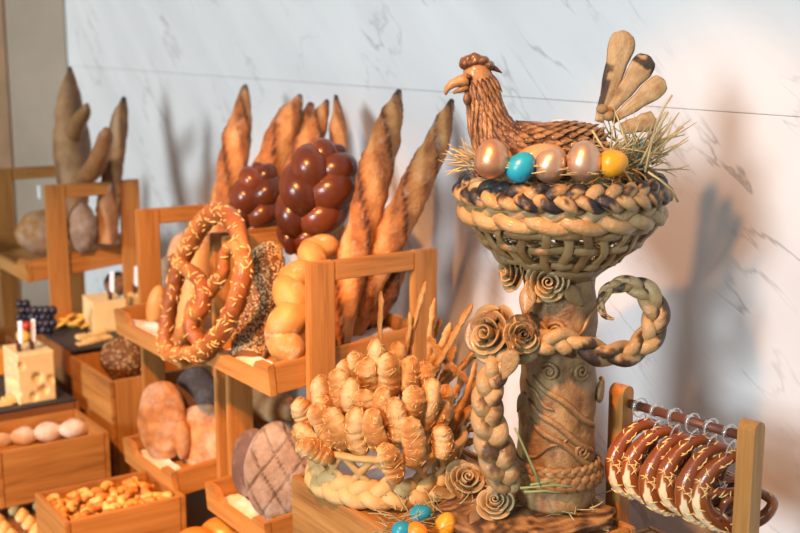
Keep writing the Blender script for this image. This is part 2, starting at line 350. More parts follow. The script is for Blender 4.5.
# ------------------------------------------------------------------ bread helpers
def world_path(pts, y0=None, y1=None):
    """[(u,v,r_px[,y])] traced on the photo, each put at its own distance y; -> points, radii in metres"""
    P, r = [], []
    for i, q in enumerate(pts):
        y = q[3] if len(q) > 3 else lerp(y0, y1, i / (len(pts) - 1))
        p = aty(q[0], q[1], y); P.append(p); r.append(q[2] * pxm(p))
    return P, r
def baguette(pts, y0, y1, label, seed=0, slashes=4, name='baguette', mat=None, grp='baguettes standing in the racks', base_tone=.52):
    P, r = world_path(pts, y0, y1)
    S = cr([(p.x, p.y, p.z, q) for p, q in zip(P, r)], 12)
    pts3 = [V(q[:3]) for q in S]; rr = [max(.0015, q[3]) for q in S]
    rnd = random.Random(seed); ph = rnd.random(); sk = .9 + .3 * rnd.random()
    def sl(t, a):
        a = (a + pi) % (2 * pi) - pi
        return (t * slashes * .9 + a / (2 * pi) * sk * 2.4 + ph) % 1, exp(-(a / 1.5) ** 4)
    def tone(t, a):
        x, w = sl(t, a)
        open_ = ssm(.12, .24, x) * (1 - ssm(.55, .66, x)) * w
        edge = exp(-((x - .10) / .06) ** 2) * w
        tip = ssm(.86, 1, t)
        return base_tone - .10 + .34 * open_ - .36 * edge - .6 * tip + .14 * noise.noise(V((t * 10, a * 1.2, seed)))
    def disp(t, a):
        x, w = sl(t, a)
        return w * ((.20 * exp(-((x - .10) / .05) ** 2) - .15 * ssm(.16, .26, x) * (1 - ssm(.5, .65, x))))
    mb = MB().tube(pts3, rr, [q * .92 for q in rr], face=(TOCAM + V((-.3, 0, .1))), n=28, tone=tone, disp=disp, nz=.13, nf=48, seed=seed)
    o = mb.build(name, mat or BAG); tag(o, label, 'baguette', grp); return o
# rack A and B baguettes, each leaning back from the tray towards the wall
baguette([(212, 285, 13), (221, 225, 15), (231, 175, 15.5), (238, 135, 13.5), (243, 105, 8.5), (245, 86, 2.5)], 1.22, 1.42, 'floury baguette standing alone at the left, above the huge pretzel', 1, 2.6)
baguette([(240, 270, 14), (257, 215, 17), (270, 170, 18), (284, 130, 15), (294, 108, 9), (300, 96, 2.5)], 1.25, 1.43, 'dark-tipped split baguette leaning behind the left dark plaited loaf', 2, 2.4)
baguette([(262, 235, 11), (283, 185, 12), (297, 150, 12), (306, 120, 9), (311, 104, 3)], 1.32, 1.455, 'slim golden baguette with blunt tip, close behind the dark-tipped split one', 12, 3)
baguette([(275, 245, 13), (294, 185, 15), (309, 145, 14), (320, 118, 8.5), (327, 101, 2.5)], 1.27, 1.44, 'golden baguette rising between the two dark plaited loaves', 3, 3)
baguette([(332, 240, 9), (336, 190, 10), (338, 150, 10), (338, 120, 7), (336, 96, 2)], 1.32, 1.46, 'narrow pointed baguette straight behind the big dark plaited loaf', 4, 2)
baguette([(333, 355, 15), (346, 290, 16.5), (361, 232, 17), (374, 180, 17.5), (386, 135, 15), (394, 108, 9), (399, 91, 2.5)], 1.17, 1.40, 'tall brown baguette just right of the big dark plaited loaf', 5, 4)
baguette([(340, 352, 14), (358, 306, 17), (383, 252, 17), (408, 202, 17), (431, 155, 14.5), (444, 122, 9), (452, 100, 2.5)], 1.22, 1.42, 'long baguette leaning farthest right, pointing at the hen', 6, 5)
baguette([(352, 348, 12), (366, 318, 16), (384, 290, 16), (400, 262, 10)], 1.27, 1.33, 'short dark baguette lying low behind the right frame of the rack', 7, 2, base_tone=.36)

def strand_braid(mb, path, width, thick, r, n_cross, face, tone=.5, rfun=None, flat=.8, ph0=0, n=10, closed=False, nstr=3):
    """three strands plaited about a path; face: the side the plait shows"""
    k = len(path); P = [V(p) for p in path]
    fr = []
    for i in range(k):
        a = P[(i - 1) % k] if (closed or i > 0) else P[i]; b = P[(i + 1) % k] if (closed or i < k - 1) else P[i]
        T = (b - a).normalized(); f = V(face[i]) if isinstance(face, list) else V(face)
        f = (f - T * f.dot(T)).normalized(); fr.append((T.cross(f), f))
    for q in range(nstr):
        pts = []; rr = []
        for i in range(k):
            t = i / (k if closed else k - 1); sc = rfun(t) if rfun else 1
            ph = 2 * pi * (n_cross * t + q / nstr) + ph0
            pts.append(P[i] + fr[i][0] * (sin(ph) * width * sc) + fr[i][1] * (sin(2 * ph) * thick * sc)); rr.append(max(.0012, r * sc))
        tn = (lambda t, a, q=q: tone(q, t, a)) if callable(tone) else tone
        mb.tube(pts, rr, [x * flat for x in rr], face=[f[1] for f in fr], n=n, tone=tn, closed=closed)
    return mb
def lsub(p, k): 
    return [V(q) for q in cr(p, k)]

# dark plaited loaves
def challah(pts, y0, y1, label, cross, seed, rs=.56):
    P, r = world_path(pts, y0, y1); S = cr([(p.x, p.y, p.z, q) for p, q in zip(P, r)], 16)
    w = max(r); prof = [q[3] / w for q in S]
    mb = MB()
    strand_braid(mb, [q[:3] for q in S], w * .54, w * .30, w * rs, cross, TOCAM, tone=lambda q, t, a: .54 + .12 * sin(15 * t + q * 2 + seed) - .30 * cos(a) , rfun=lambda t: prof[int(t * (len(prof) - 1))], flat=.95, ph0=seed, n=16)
    o = mb.build('plaited_loaf', CHAL); return tag(o, label, 'loaf', 'glossy dark plaited loaves')
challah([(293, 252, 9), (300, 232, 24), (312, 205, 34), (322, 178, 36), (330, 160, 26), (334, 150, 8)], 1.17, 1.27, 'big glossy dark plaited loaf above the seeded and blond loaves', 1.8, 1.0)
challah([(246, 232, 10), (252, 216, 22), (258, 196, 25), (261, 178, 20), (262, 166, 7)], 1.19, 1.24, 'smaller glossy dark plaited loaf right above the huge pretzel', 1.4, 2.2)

# seeded loaf
P, r = world_path([(248, 358, 15), (251, 340, 20), (257, 305, 21), (264, 272, 20), (269, 254, 15), (271, 246, 4)], 1.035, 1.15)
S = cr([(p.x, p.y, p.z, q) for p, q in zip(P, r)], 8)
o = MB().tube([q[:3] for q in S], [q[3] for q in S], [q[3] * .8 for q in S], face=TOCAM, n=24, tone=.5, nz=.08, nf=40).build('seeded_loaf', SEEDB); tag(o, 'upright loaf crusted in sesame seeds, right of the huge pretzel', 'loaf')
mb = MB(); rnd = random.Random(3)
def seed_grain(mb, p, nrm, l, tone):
    d = V((rnd.uniform(-1, 1), rnd.uniform(-1, 1), rnd.uniform(-1, 1))); d = (d - nrm * d.dot(nrm)).normalized(); b = nrm.cross(d)
    mb.add([p + d * l, p - d * l, p + b * l * .55, p - b * l * .55, p + nrm * l * .5, p - nrm * l * .3], [(0, 2, 4), (2, 1, 4), (1, 3, 4), (3, 0, 4), (2, 0, 5), (1, 2, 5), (3, 1, 5), (0, 3, 5)], [tone] * 6)
for i in range(2600):
    t = rnd.random() * .97; a = rnd.uniform(-2, 2); q = t * (len(S) - 1); i0 = int(q); f = q - i0; A = V(S[i0][:3]).lerp(V(S[i0 + 1][:3]), f); rr = lerp(S[i0][3], S[i0 + 1][3], f)
    T = (V(S[i0 + 1][:3]) - V(S[i0][:3])).normalized(); Nn = (TOCAM - T * TOCAM.dot(T)).normalized(); B = T.cross(Nn)
    pos = A + (B * sin(a) + Nn * cos(a) * .8) * rr * 1.01; seed_grain(mb, pos, (pos - A).normalized(), .0031, rnd.choice((.05, .6, .75, .95, .8)))
mb.build('sesame_seeds', SEEDS, o)['kind'] = 'stuff'

# blond twisted loaf
mb = MB(); knots = [(285, 343, 18, 1.04), (288, 320, 19, 1.05), (292, 297, 18, 1.07), (299, 276, 16, 1.10), (312, 258, 15, 1.15), (323, 246, 12.5, 1.18)]
P, r = world_path(knots)
for i in range(len(P)):
    ax = (P[min(i + 1, len(P) - 1)] - P[max(i - 1, 0)]).normalized(); side = ax.cross(TOCAM).normalized(); nn = side.cross(ax).normalized()
    dz = ax * .6 + side * (.5 if i % 2 else -.5); dz.normalize(); s2 = dz.cross(nn)
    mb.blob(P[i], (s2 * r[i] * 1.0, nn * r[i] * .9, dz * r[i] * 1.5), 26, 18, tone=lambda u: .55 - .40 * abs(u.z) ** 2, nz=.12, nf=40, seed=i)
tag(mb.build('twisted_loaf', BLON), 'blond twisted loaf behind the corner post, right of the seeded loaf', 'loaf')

# huge pretzel hung on rack A
ZS = 474 / 160
pz = [(205, 445, .5, 12), (222, 420, .4, 13), (246, 385, .1, 13.5), (256, 340, .1, 13), (300, 290, .0, 11), (335, 245, -.2, 9), (340, 190, -.5, 9), (372, 160, -.3, 10), (388, 185, 0, 12),
      (398, 225, 0, 13.5), (380, 310, 0, 14), (345, 400, 0, 14), (300, 455, 0, 13.5), (262, 482, 0, 12.5), (232, 482, 0, 9)]
pz2 = [(232, 478, .2, 9), (185, 488, 0, 11), (166, 462, 0, 11.5), (168, 400, 0, 11.5), (183, 320, 0, 11.5), (200, 250, 0, 12), (228, 175, 0, 13), (268, 105, 0, 14), (310, 70, 0, 14), (350, 78, 0, 13.5), (378, 120, 0, 13), (390, 175, .1, 12), (399, 215, .1, 11)]
pz3 = [(192, 205, -.2, 9), (225, 232, -.4, 10), (262, 262, -.6, 11), (278, 300, -.7, 11.5), (270, 350, -.7, 12), (252, 372, -.5, 12), (240, 410, -.6, 12), (258, 440, -.2, 11), (270, 470, .2, 10)]
mb = MB()
for strand in (pz, pz2, pz3):
    q = []
    for (a, b, d, rp) in strand:
        u, v = 110 + a / ZS, 190 + b / ZS
        y = lerp(.972, 1.035, (355 - v) / 150) + d * .022
        p = aty(u, v, y); q.append((p.x, p.y, p.z, rp * .74 * pxm(p)))
    S = cr(q, 7); k = len(S)
    mb.tube([z[:3] for z in S], [z[3] for z in S], n=16, tone=lambda t, a: .5 + .2 * sin(14 * t) - .15 * cos(a * 1), nz=.16, nf=55)
bigpz = mb.build('huge_pretzel', BIGP); tag(bigpz, 'huge cheese-topped pretzel hung over the front of the rack', 'pretzel')
def shreds(parent, src, count, mat, rnd, l=.010, w=.0011, facing=None, name='cheese_shreds', lim=.1):
    """short curved strips lying on a mesh's faces"""
    mb = MB(); fs = [p for p in src.data.polygons]; org = WLOC[src.name]
    wts = [p.area for p in fs]
    pick = rnd.choices(fs, wts, k=count * 4); got = 0
    for p in pick:
        n = p.normal.copy()
        if facing is not None and n.dot(facing) < lim: continue
        c = p.center + org + n * w * .6; d = V((rnd.uniform(-1, 1), rnd.uniform(-1, 1), rnd.uniform(-1, 1))); d = d - n * d.dot(n)
        if d.length < .1: continue
        d.normalize(); b = n.cross(d) * rnd.uniform(-.4, .4); ll = l * rnd.uniform(.5, 1.3)
        mb.tube([c - d * ll * .5 - n * .0006, c + b * ll * .3 + n * w * .4, c + d * ll * .5 - n * .0006], [w * .7, w, w * .6], n=5); got += 1
        if got >= count: break
    o = mb.build(name, mat, parent); o['kind'] = 'stuff'; return o
shreds(bigpz, bigpz, 330, SPRINK, random.Random(5), .014, .0013, TOCAM)

# pale rolls behind the huge pretzel
def roll(u, v, rx, rz, y, label, mat, name='bread_roll', nz=.10, seed=0, tone=.6, ry=None, cat='roll', grp=None, tilt=0, disp=None):
    p = aty(u, v, y); k = pxm(p); c, s_ = cos(tilt), sin(tilt)
    X = RT * c + ZU * s_; Z = ZU * c - RT * s_
    mb = MB().blob(p, (X * rx * k, FH * (ry or min(rx, rz)) * k, Z * rz * k), 30, 18, tone=tone, nz=nz, nf=24 / (rx * k * 10), seed=seed, disp=disp)
    return tag(mb.build(name, mat), label, cat, grp)
g = 'floury rolls behind the huge pretzel'
def upright(pts, y0, y1, label, mat, seed=0, grp=None):
    P, r = world_path(pts, y0, y1); S = cr([(p.x, p.y, p.z, q) for p, q in zip(P, r)], 8)
    return tag(MB().tube([q[:3] for q in S], [max(.001, q[3]) for q in S], n=20, tone=.62, nz=.10, nf=30, seed=seed).build('floury_loaf', mat), label, 'loaf', grp)
upright([(178, 352, 8), (177, 310, 12), (179, 265, 13), (181, 243, 10), (182, 233, 2)], 1.24, 1.27, 'floury loaf standing tallest behind the left side of the huge pretzel', FLOURY, 1, g)
upright([(164, 350, 7), (163, 318, 11), (165, 285, 12), (167, 265, 9), (168, 257, 2)], 1.14, 1.17, 'floury loaf of middle height, left of the huge pretzel', FLOURY, 2, g)
upright([(155, 328, 5), (155, 320, 9), (157, 303, 10), (159, 291, 7), (160, 286, 2)], 1.06, 1.08, 'short brown loaf at the left edge of the huge pretzel', BLON, 3, g)
P, r = world_path([(189, 345, 14), (193, 300, 17), (198, 260, 16), (203, 235, 7)], 1.09, 1.17); S = cr([(p.x, p.y, p.z, q) for p, q in zip(P, r)], 8)
tag(MB().tube([q[:3] for q in S], [q[3] for q in S], n=18, tone=.7, nz=.08, nf=30).build('batard_loaf', BLON), 'pale upright loaf seen through the loops of the huge pretzel', 'loaf')

# lower loaves
def boule(u, v, rx, rz, y, label, mat, seed, yaw=0, lean=.35, thick=.5, tone=.5, disp=None, nz=.07):
    p = aty(u, v, y); k = pxm(p)
    nrm = (TOCAM * cos(yaw) + RT * sin(yaw)); nrm = (nrm * cos(lean) + ZU * sin(lean)).normalized()
    X = ZU.cross(nrm).normalized(); Z = nrm.cross(X)
    mb = MB().blob(p, (X * rx * k, nrm * rx * k * thick, Z * rz * k), 110, 70, tone=tone, nz=nz, nf=18, seed=seed, disp=disp)
    return tag(mb.build('round_loaf', mat), label, 'loaf', 'big round loaves on the lower trays')
def score_lines(u):
    a = u.x * .8 + u.z * .6; b = u.x * .75 - u.z * .66
    ga = abs((a * 2.1 + .25) % 1 - .5); gb = abs((b * 1.7 + .1) % 1 - .5)
    return (1 - ssm(.02, .06, min(ga, gb))) * ssm(.1, .35, u.y)
boule(283, 471, 43, 52, 1.050, 'big grey flour-dusted loaf with criss-cross scoring on the lower right tray', BOULE, 1, -.15, .22, .40, tone=lambda u: .62 - .5 * score_lines(u), disp=lambda u: -.06 * score_lines(u))
boule(252, 463, 25, 37, 1.052, 'dark rye loaf leaning behind the criss-cross scored loaf', RYE, 2, -.5, .2, .36)
boule(163, 420, 29, 43, 1.022, 'crusty round loaf standing left on the lower left tray', COUNTRY, 3, -.35, .12, .42, nz=.09, tone=lambda u: .42 + .5 * noise.noise(V((u.x * 2, u.y * 2, u.z * 5))))
boule(196, 398, 25, 34, 1.10, 'dark round loaf wedged behind the two pale ones, lower left tray', RYE, 4, -.2, .2, .4)
boule(204, 437, 31, 37, 1.09, 'pale wrinkled round loaf against the post on the lower left tray', FLOURY, 5, -.25, .15, .40, nz=.11, tone=lambda u: .5 + .5 * noise.noise(V((u.x * 3 + 5, u.y * 2, u.z * 3))))
roll(183, 440, 9, 22, 1.045, 'small brown loaf squeezed between the round loaves, lower left tray', COUNTRY, seed=8, cat='loaf')
P, r = world_path([(246, 412, 8, 1.27), (262, 408, 15, 1.26), (280, 408, 15, 1.25), (298, 412, 8, 1.25)])
S = cr([(p.x, p.y, p.z, q) for p, q in zip(P, r)], 8)
tag(MB().tube([q[:3] for q in S], [q[3] for q in S], n=20, face=TOCAM, tone=lambda t, a: .5 + .3 * sin(t * 22 + a), disp=lambda t, a: .08 * sin(t * 22 + a), nz=.05).build('twisted_roll', FLOURY), 'swirled floury roll in shade under the upper right tray', 'roll')

def paper(x0, x1, y0, y1, mt, label, seed, z=.014, n=14):
    """crumpled sheet lying on a tray (mt = the tray's tilt)"""
    mb = MB(); vs, fs = [], []
    for s_ in (0, .0006):
        for i in range(n + 1):
            for j in range(n + 1):
                x, y = lerp(x0, x1, i / n), lerp(y0, y1, j / n)
                h = abs(noise.noise(V((x * 22, y * 22, seed)))) * .012 + .03 * (ssm(.25, 0, j / n)) * 0
                vs.append(mt @ V((x + .004 * noise.noise(V((seed, i * .7, j * .7))), y, z + h + s_)))
    k = (n + 1) ** 2
    for i in range(n):
        for j in range(n):
            a = i * (n + 1) + j; q = (a, a + n + 1, a + n + 2, a + 1); fs += [tuple(x for x in q[::-1]), tuple(x + k for x in q)]
    mb.add(vs, fs); return tag(mb.build('paper_liner', PAPER), label, 'paper', 'white paper liners in the trays')
paper(-2.14, -1.905, .016, .065, TB_U, 'white paper liner under the seeded and blond loaves', 1, .022)
paper(-2.62, -2.31, .016, .065, TA_U, 'white paper liner in the tray behind the huge pretzel', 2, .022)
paper(-2.12, -1.905, .016, .06, TB_L, 'white paper liner under the criss-cross scored loaf', 3, .020)
paper(-2.53, -2.31, .016, .06, TA_L, 'white paper liner under the round loaves of the lower left tray', 4, .020)
o = paper(-2.10, -1.90, .22, .33, TB_U, 'white crumpled paper at the foot of the rightmost baguettes', 5, .03)

# ------------------------------------------------------------------ far rack breads
P, r = world_path([(76, 235, 9, 1.15), (74, 190, 17, 1.17), (73, 155, 19, 1.19), (71, 125, 14.5, 1.2), (70, 100, 11, 1.21), (70, 82, 7, 1.215), (70, 67, 2, 1.22)])
S = cr([(p.x, p.y, p.z, q) for p, q in zip(P, r)], 8)
mb = MB().tube([q[:3] for q in S], [q[3] for q in S], n=20, face=TOCAM, tone=lambda t, a: .45 - .45 * ssm(.9, 1, t) + .2 * sin(a * 2 + 5 * t), disp=lambda t, a: .12 * sin(2 * a + 7 * t), nz=.1)
P, r = world_path([(72, 140, 8, 1.19), (79, 122, 8, 1.185), (85, 112, 6, 1.18), (87, 104, 2, 1.18)]); S = cr([(p.x, p.y, p.z, q) for p, q in zip(P, r)], 6)
mb.tube([q[:3] for q in S], [q[3] for q in S], n=14, tone=.5)
P, r = world_path([(82, 178, 8, 1.17), (93, 170, 10, 1.16), (101, 152, 9, 1.155), (106, 134, 7, 1.155), (105, 129, 2, 1.155)]); S = cr([(p.x, p.y, p.z, q) for p, q in zip(P, r)], 6)
mb.tube([q[:3] for q in S], [q[3] for q in S], n=14, tone=.5)
FAR = bread('far_loaf_crust', [(0, (.03, .014, .009)), (.3, (.17, .075, .028)), (.6, (.33, .165, .065)), (1, (.52, .33, .16))], 22, .7, .5, .6)
tag(mb.build('branched_loaf', FAR), 'brown branching loaf with a dark pointed tip on the far rack', 'loaf')
baguette([(106, 245, 10), (108, 215, 11.5), (111, 180, 11), (116, 145, 10), (121, 115, 7.5), (124, 97, 2)], 1.19, 1.27, 'baguette standing right of the branching loaf on the far rack', 21, 2, mat=FAR)
roll(42, 232, 26, 22, 1.10, 'crusty brown and white round loaf left on the far rack', COUNTRY, name='round_loaf', seed=11, cat='loaf', nz=.14)
roll(82, 228, 15, 26, 1.13, 'pale grey loaf seen through the end frame of the far rack', BOULE, name='grey_loaf', seed=12, cat='loaf')
roll(114, 246, 9, 8, 1.27, 'small pinkish roll by the right post of the far rack', FLOURY, seed=13)
roll(116, 284, 12, 13, 1.25, 'grey loaf in shade on the lower tray of the far rack', BOULE, name='grey_loaf', seed=14, cat='loaf')
p = aty(39, 192, 1.16); tag(MB().box(p - V((.012, .001, .02)), p + V((.012, .001, .02)), 0).build('price_card', CARD, smooth=False), 'white card leaning behind the round loaf on the far rack', 'card')

# ------------------------------------------------------------------ cheese corner
def slab(name, lo, hi, mat, label, cat, bev=.002, grp=None): return tag(MB().box(lo, hi, bev).build(name, mat, smooth=False), label, cat, grp)
slab('slate_board', (-3.205, .987, .7935), (-2.955, 1.235, .8005), SLATE, 'upper black slate board carrying yellow cheese slices and crackers', 'slate board', grp='slate boards')
slab('slate_board', (-3.34, .725, .7005), (-2.842, .955, .7075), SLATE, 'lower black slate board under the block of holey cheese', 'slate board', grp='slate boards')
# block with holes
p = atz(13, 402, .708); hx, hy, hz = .058, .045, .125
mb = MB(); bm = bmesh.new(); bmesh.ops.create_cube(bm, size=1)
for q in bm.verts: q.co = V((q.co.x * 2 * hx, q.co.y * 2 * hy, (q.co.z + .5) * hz))
bmesh.ops.subdivide_edges(bm, edges=list(bm.edges), cuts=22, use_grid_fill=True)
rnd = random.Random(8); holes = [(V((rnd.choice((-hx, hx, hx, rnd.uniform(-hx, hx))), rnd.uniform(-hy, hy), rnd.uniform(.015, hz - .01))), rnd.uniform(.006, .013)) for i in range(12)] + [(V((rnd.uniform(-hx, hx), -hy, rnd.uniform(.015, hz - .01))), rnd.uniform(.006, .012)) for i in range(8)]
for q in bm.verts:
    for c, rr in holes:
        d = (q.co - c).length
        if d < rr:
            n_ = V((0, 0, 0))
            if abs(abs(q.co.x) - hx) < 1e-4: n_.x = -copysign(1, q.co.x)
            if abs(abs(q.co.y) - hy) < 1e-4: n_.y = -copysign(1, q.co.y)
            q.co += n_ * sqrt(rr * rr - d * d) * .9
bm.verts.index_update()
mb.add([q.co + p + V((-.02, .05, 0)) for q in bm.verts], [[q.index for q in f.verts] for f in bm.faces]); bm.free()
tag(mb.build('cheese_block', CHEESE), 'tall pale cheese block full of holes on the lower slate', 'cheese')
slab('cheese_block', (-3.33, .78, .708), (-3.14, .88, .775), CHEESE_O, 'orange cheese block at the left edge, beside the holey cheese', 'cheese', .006)
w0 = atz(88, 330, .801)
MBw = MB().prism([w0 + V((-.06, .01, 0)), w0 + V((.05, .0, 0)), w0 + V((.055, .09, 0)), w0 + V((-.055, .095, 0))], (0, 0, .085)); tag(MBw.build('cheese_wedge', CHEESE, smooth=False), 'pale cheese wedge standing on the upper slate', 'cheese')
p = atz(122, 318, .801); tag(MB().box(p + V((-.02, .02, 0)), p + V((.05, .07, .07)), .004).build('cheese_wedge', CHEESE, smooth=False), 'second cheese wedge half hidden behind the rack post', 'cheese')
rnd = random.Random(4)
for i in range(7):
    p = atz(60 + i * 4.5, 328 - (i % 3) * 2, .801); a = rnd.uniform(0, 6)
    mb = MB().blob(p + V((0, 0, .008 + .006 * (i % 3))), (V((.024, 0, .008)), V((0, .018, .006 * (-1) ** i)), V((0, 0, .007))), 14, 8, nz=.15, seed=i)
    tag(mb.build('cheese_slice', CHEESE_Y), 'yellow cheese slice heaped at the back of the upper slate', 'cheese slice', 'yellow cheese slices')
for i in range(9):
    p = atz(82 + (i % 5) * 6, 345 - (i // 5) * 6 - (i % 5) * 1.5, .801)
    tag(MB().box(p + V((-.014, -.014, 0)), p + V((.014, .014, .006 + .003 * (i % 3))), .002).build('cracker', CRACK, smooth=False), 'pale cracker scattered at the front of the upper slate', 'cracker', 'crackers on the upper slate')
for i in range(4):
    p = atz(2 + 5 * i, 405 - 2 * i, .708); tag(MB().box(p + V((-.02, -.01, 0)), p + V((.02, .02, .008 + .004 * i)), .002).build('cracker', CRACK, smooth=False), 'pale cracker before the holey cheese on the lower slate', 'cracker', 'crackers on the lower slate')
tcent = V((-3.30, 1.02, .70))
for i in range(26):
    u = 20 + (i % 6) * 6 + (i // 6 % 2) * 3; v = 330 - (i // 6) * 6.5; y = .99 + .015 * (i % 2)
    p = aty(u, v, y - .02); tag(MB().blob(p, (V((.012, 0, 0)), V((0, .012, 0)), V((0, 0, .013))), 14, 8).build('grape', GRAPE), 'dark grape in the bunch between the holey cheese and far rack', 'grape', 'dark grapes')
p = aty(27, 326, .955); tag(MB().blob(p, (V((.014, 0, 0)), V((0, .014, 0)), V((0, 0, .014))), 14, 8).build('red_berry', REDF), 'red berry among the dark grapes', 'berry')
p = aty(24, 336, .95); tag(MB().blob(p, (V((.03, 0, 0)), V((0, .02, 0)), V((0, 0, .02))), 14, 8, nz=.1).build('cheese_piece', CHEESE_Y), 'yellow cheese piece below the dark grapes, behind the holey block', 'cheese')
slab('serving_stand', (-3.36, .935, .702), (-3.238, .972, .765), WALN[0], 'small brown stand under the dark grapes', 'stand')
def price_tag(u, v, z, label):
    p = (v if u is None else atz(u, v, z) + V((0, .012, 0))); t = empty('price_tag', p); tag(t, label, 'price tag', 'price tags on picks')
    MB().box(p + V((-.006, -.005, 0)), p + V((.006, .005, .028)), .002).build('clip', DARKPICK, t, False)
    a = p + V((0, 0, .02)); MB().prism([a + V((0, 0, 0)), a + V((.022, .004, .004)), a + V((.030, .004, .062)), a + V((.008, 0, .058))], (.001, -.0015, 0)).build('card', CARD, t, False)
price_tag(106, 300, .887, 'white price tag clipped on top of the pale cheese wedge')
price_tag(None, atz(122, 318, .801) + V((.015, .035, .0705)), 0, 'white price tag just left of the rack post')
price_tag(14, 352, .834, 'left price tag of the two stuck in the holey cheese')
price_tag(27, 350, .834, 'right price tag of the two stuck in the holey cheese')

# seed-crusted round loaf in tall crate
p = aty(124, 358, 1.10); k = pxm(p)
o = MB().blob(p, (RT * 24 * k, FH * 20 * k, ZU * 22 * k), 28, 18, tone=.4, nz=.06).build('seeded_round_loaf', SEEDB); tag(o, 'round loaf crusted with seeds in the tall oak crate', 'loaf')
mb = MB(); rnd = random.Random(12)
for i in range(700):
    d = V((rnd.gauss(0, 1), rnd.gauss(0, 1), rnd.gauss(0, 1))).normalized()
    if d.dot(TOCAM) < -.2: continue
    q = p + RT * (d.dot(RT) * 24 * k) + FH * (d.dot(FH) * 20 * k) + ZU * (d.z * 22 * k); seed_grain(mb, q, d, .0042, rnd.choice((.1, .35, .45, .65, .8)))
mb.build('seeds', SEEDS, o)['kind'] = 'stuff'
roll(110, 340, 9, 10, 1.19, 'dark glossy roll behind the round seeded loaf in the tall crate', CHAL, seed=20)

# floury rolls crate
for i, (u, v) in enumerate(((0, 438), (24, 436), (49, 432), (74, 428))):
    p = aty(u, v, .76 + .05 * i); k = pxm(p)
    mb = MB().blob(p, (RT * 15 * k, FH * 13 * k, ZU * 10 * k), 22, 14, tone=.55, nz=.14, nf=40, seed=i)
    tag(mb.build('floury_roll', WHITER), 'flour-dusted roll in the low crate, %s from the left edge' % ordn(i), 'roll', 'flour-dusted rolls')
rnd = random.Random(31)
# golden pastries: two layers in the small crate
n = 0
for lay in range(2):
    for i in range(5):
        for j in range(7):
            x = -2.405 + .031 * i + rnd.uniform(-.006, .006) + .012; y = .742 + .032 * j + rnd.uniform(-.006, .006); z = .621 + .019 * lay
            a = rnd.uniform(0, 6); mb = MB()
            pts = [V((x + cos(a + q) * .012, y + sin(a + q) * .012, z + .003 * sin(q * 2))) for q in (0, .8, 1.6, 2.4, 3.2)]
            mb.tube([V(q) for q in cr(pts, 3)], swell(13, .0095, 2, .5), n=10, tone=rnd.uniform(.25, .85), nz=.15, nf=80)
            tag(mb.build('pastry', PASTRY), 'small golden curled pastry heaped in the bottom crate', 'pastry', 'golden curled pastries')
# glazed buns
for i, (u, v, rr) in enumerate(((224, 531, 25), (196, 540, 21), (252, 541, 24))):
    k = .00185; p = atz(u, v, .612)
    mb = MB().blob(p, (RT * rr * k, FH * rr * k * .9, ZU * rr * .62 * k), 28, 16, tone=.5, nz=.05)
    tag(mb.build('glazed_bun', BUN), ('orange glazed bun in the middle at the bottom edge', 'left orange glazed bun beside the pastry crate', 'right orange glazed bun below the scored loaf')[i], 'bun', 'orange glazed buns')
# pastry cones
tt = slab('serving_tray', (-2.70, .60, CZ + .0005), (-2.44, .86, CZ + .02), WALN[1], 'brown tray under the small pointed pastries, bottom left corner', 'tray')
for i in range(5):
    for j in range(4):
        x, y = -2.68 + .05 * i + .02, .63 + .055 * j; mb = MB()
        mb.tube([V((x, y, CZ + .0205)), V((x, y, CZ + .030)), V((x, y + .002, CZ + .040)), V((x + .002, y, CZ + .050))], [.018, .018, .012, .003], n=12, tone=.75, disp=lambda t, a: .12 * sin(6 * a), nz=.06)
        tag(mb.build('piped_pastry', PASTRY), 'pointed piped pastry on the tray in the bottom left corner', 'pastry', 'pointed piped pastries')

# ------------------------------------------------------------------ hen centrepiece of baked dough
D0 = 1.735
K0 = D0 / FPX                                        # metres per photo pixel at the centrepiece
def S_(u, v, dy=0): return atd(u, v, D0 + dy)
ctr = S_(555, 490); CX, CY = ctr.x, ctr.y; ZB = .908
def zv(v): return S_(555, v).z
st = empty('bread_pedestal', (CX, CY, ZB)); tag(st, 'baked dough pedestal with plaited handles, roses and woven bowl under the hen', 'bread sculpture')
def lathe(mb, prof, cx, cy, n=48, tone=.5, nz=0, nf=30, seed=0, disp=None):
    o = len(mb.v)
    for i, (r, z) in enumerate(prof):
        for j in range(n):
            a = 2 * pi * j / n; p = V((cx + r * cos(a), cy + r * sin(a), z)); q = V((cos(a), sin(a), 0))
            h = (disp(a, z) if disp else 0) + nz * noise.noise(p * nf + V((seed, 0, 0)))
            mb.v.append(p + q * h * r); mb.t.append(tone(a, z) if callable(tone) else tone)
    for i in range(len(prof) - 1):
        for j in range(n): mb.f.append((o + i * n + j, o + i * n + (j + 1) % n, o + (i + 1) * n + (j + 1) % n, o + (i + 1) * n + j))
    mb.f.append(tuple(o + j for j in range(n))[::-1]); k = o + (len(prof) - 1) * n; mb.f.append(tuple(k + j for j in range(n)))
    return mb
colp = [(ZB, 41), (zv(478), 42), (zv(462), 41), (zv(445), 40), (zv(420), 39.5), (zv(395), 39.5), (zv(360), 38.5), (zv(320), 37.5), (zv(290), 37), (zv(272), 36), (zv(262), 34)]
zz = cr([(z, r) for z, r in colp], 6)
def colr(z): 
    for i in range(len(zz) - 1):
        if zz[i][0] <= z <= zz[i + 1][0]: return lerp(zz[i][1], zz[i + 1][1], (z - zz[i][0]) / (zz[i + 1][0] - zz[i][0] + 1e-9)) * K0
    return 38 * K0
lathe(MB(), [(r * K0, z) for z, r in zz], CX, CY, 56, lambda a, z: .47 + .26 * noise.noise(V((a * 2.2, z * 16, 3))) + .16 * noise.noise(V((a * 9, z * 60, 5))), nz=.075, nf=38).build('column', DOUGH, st)
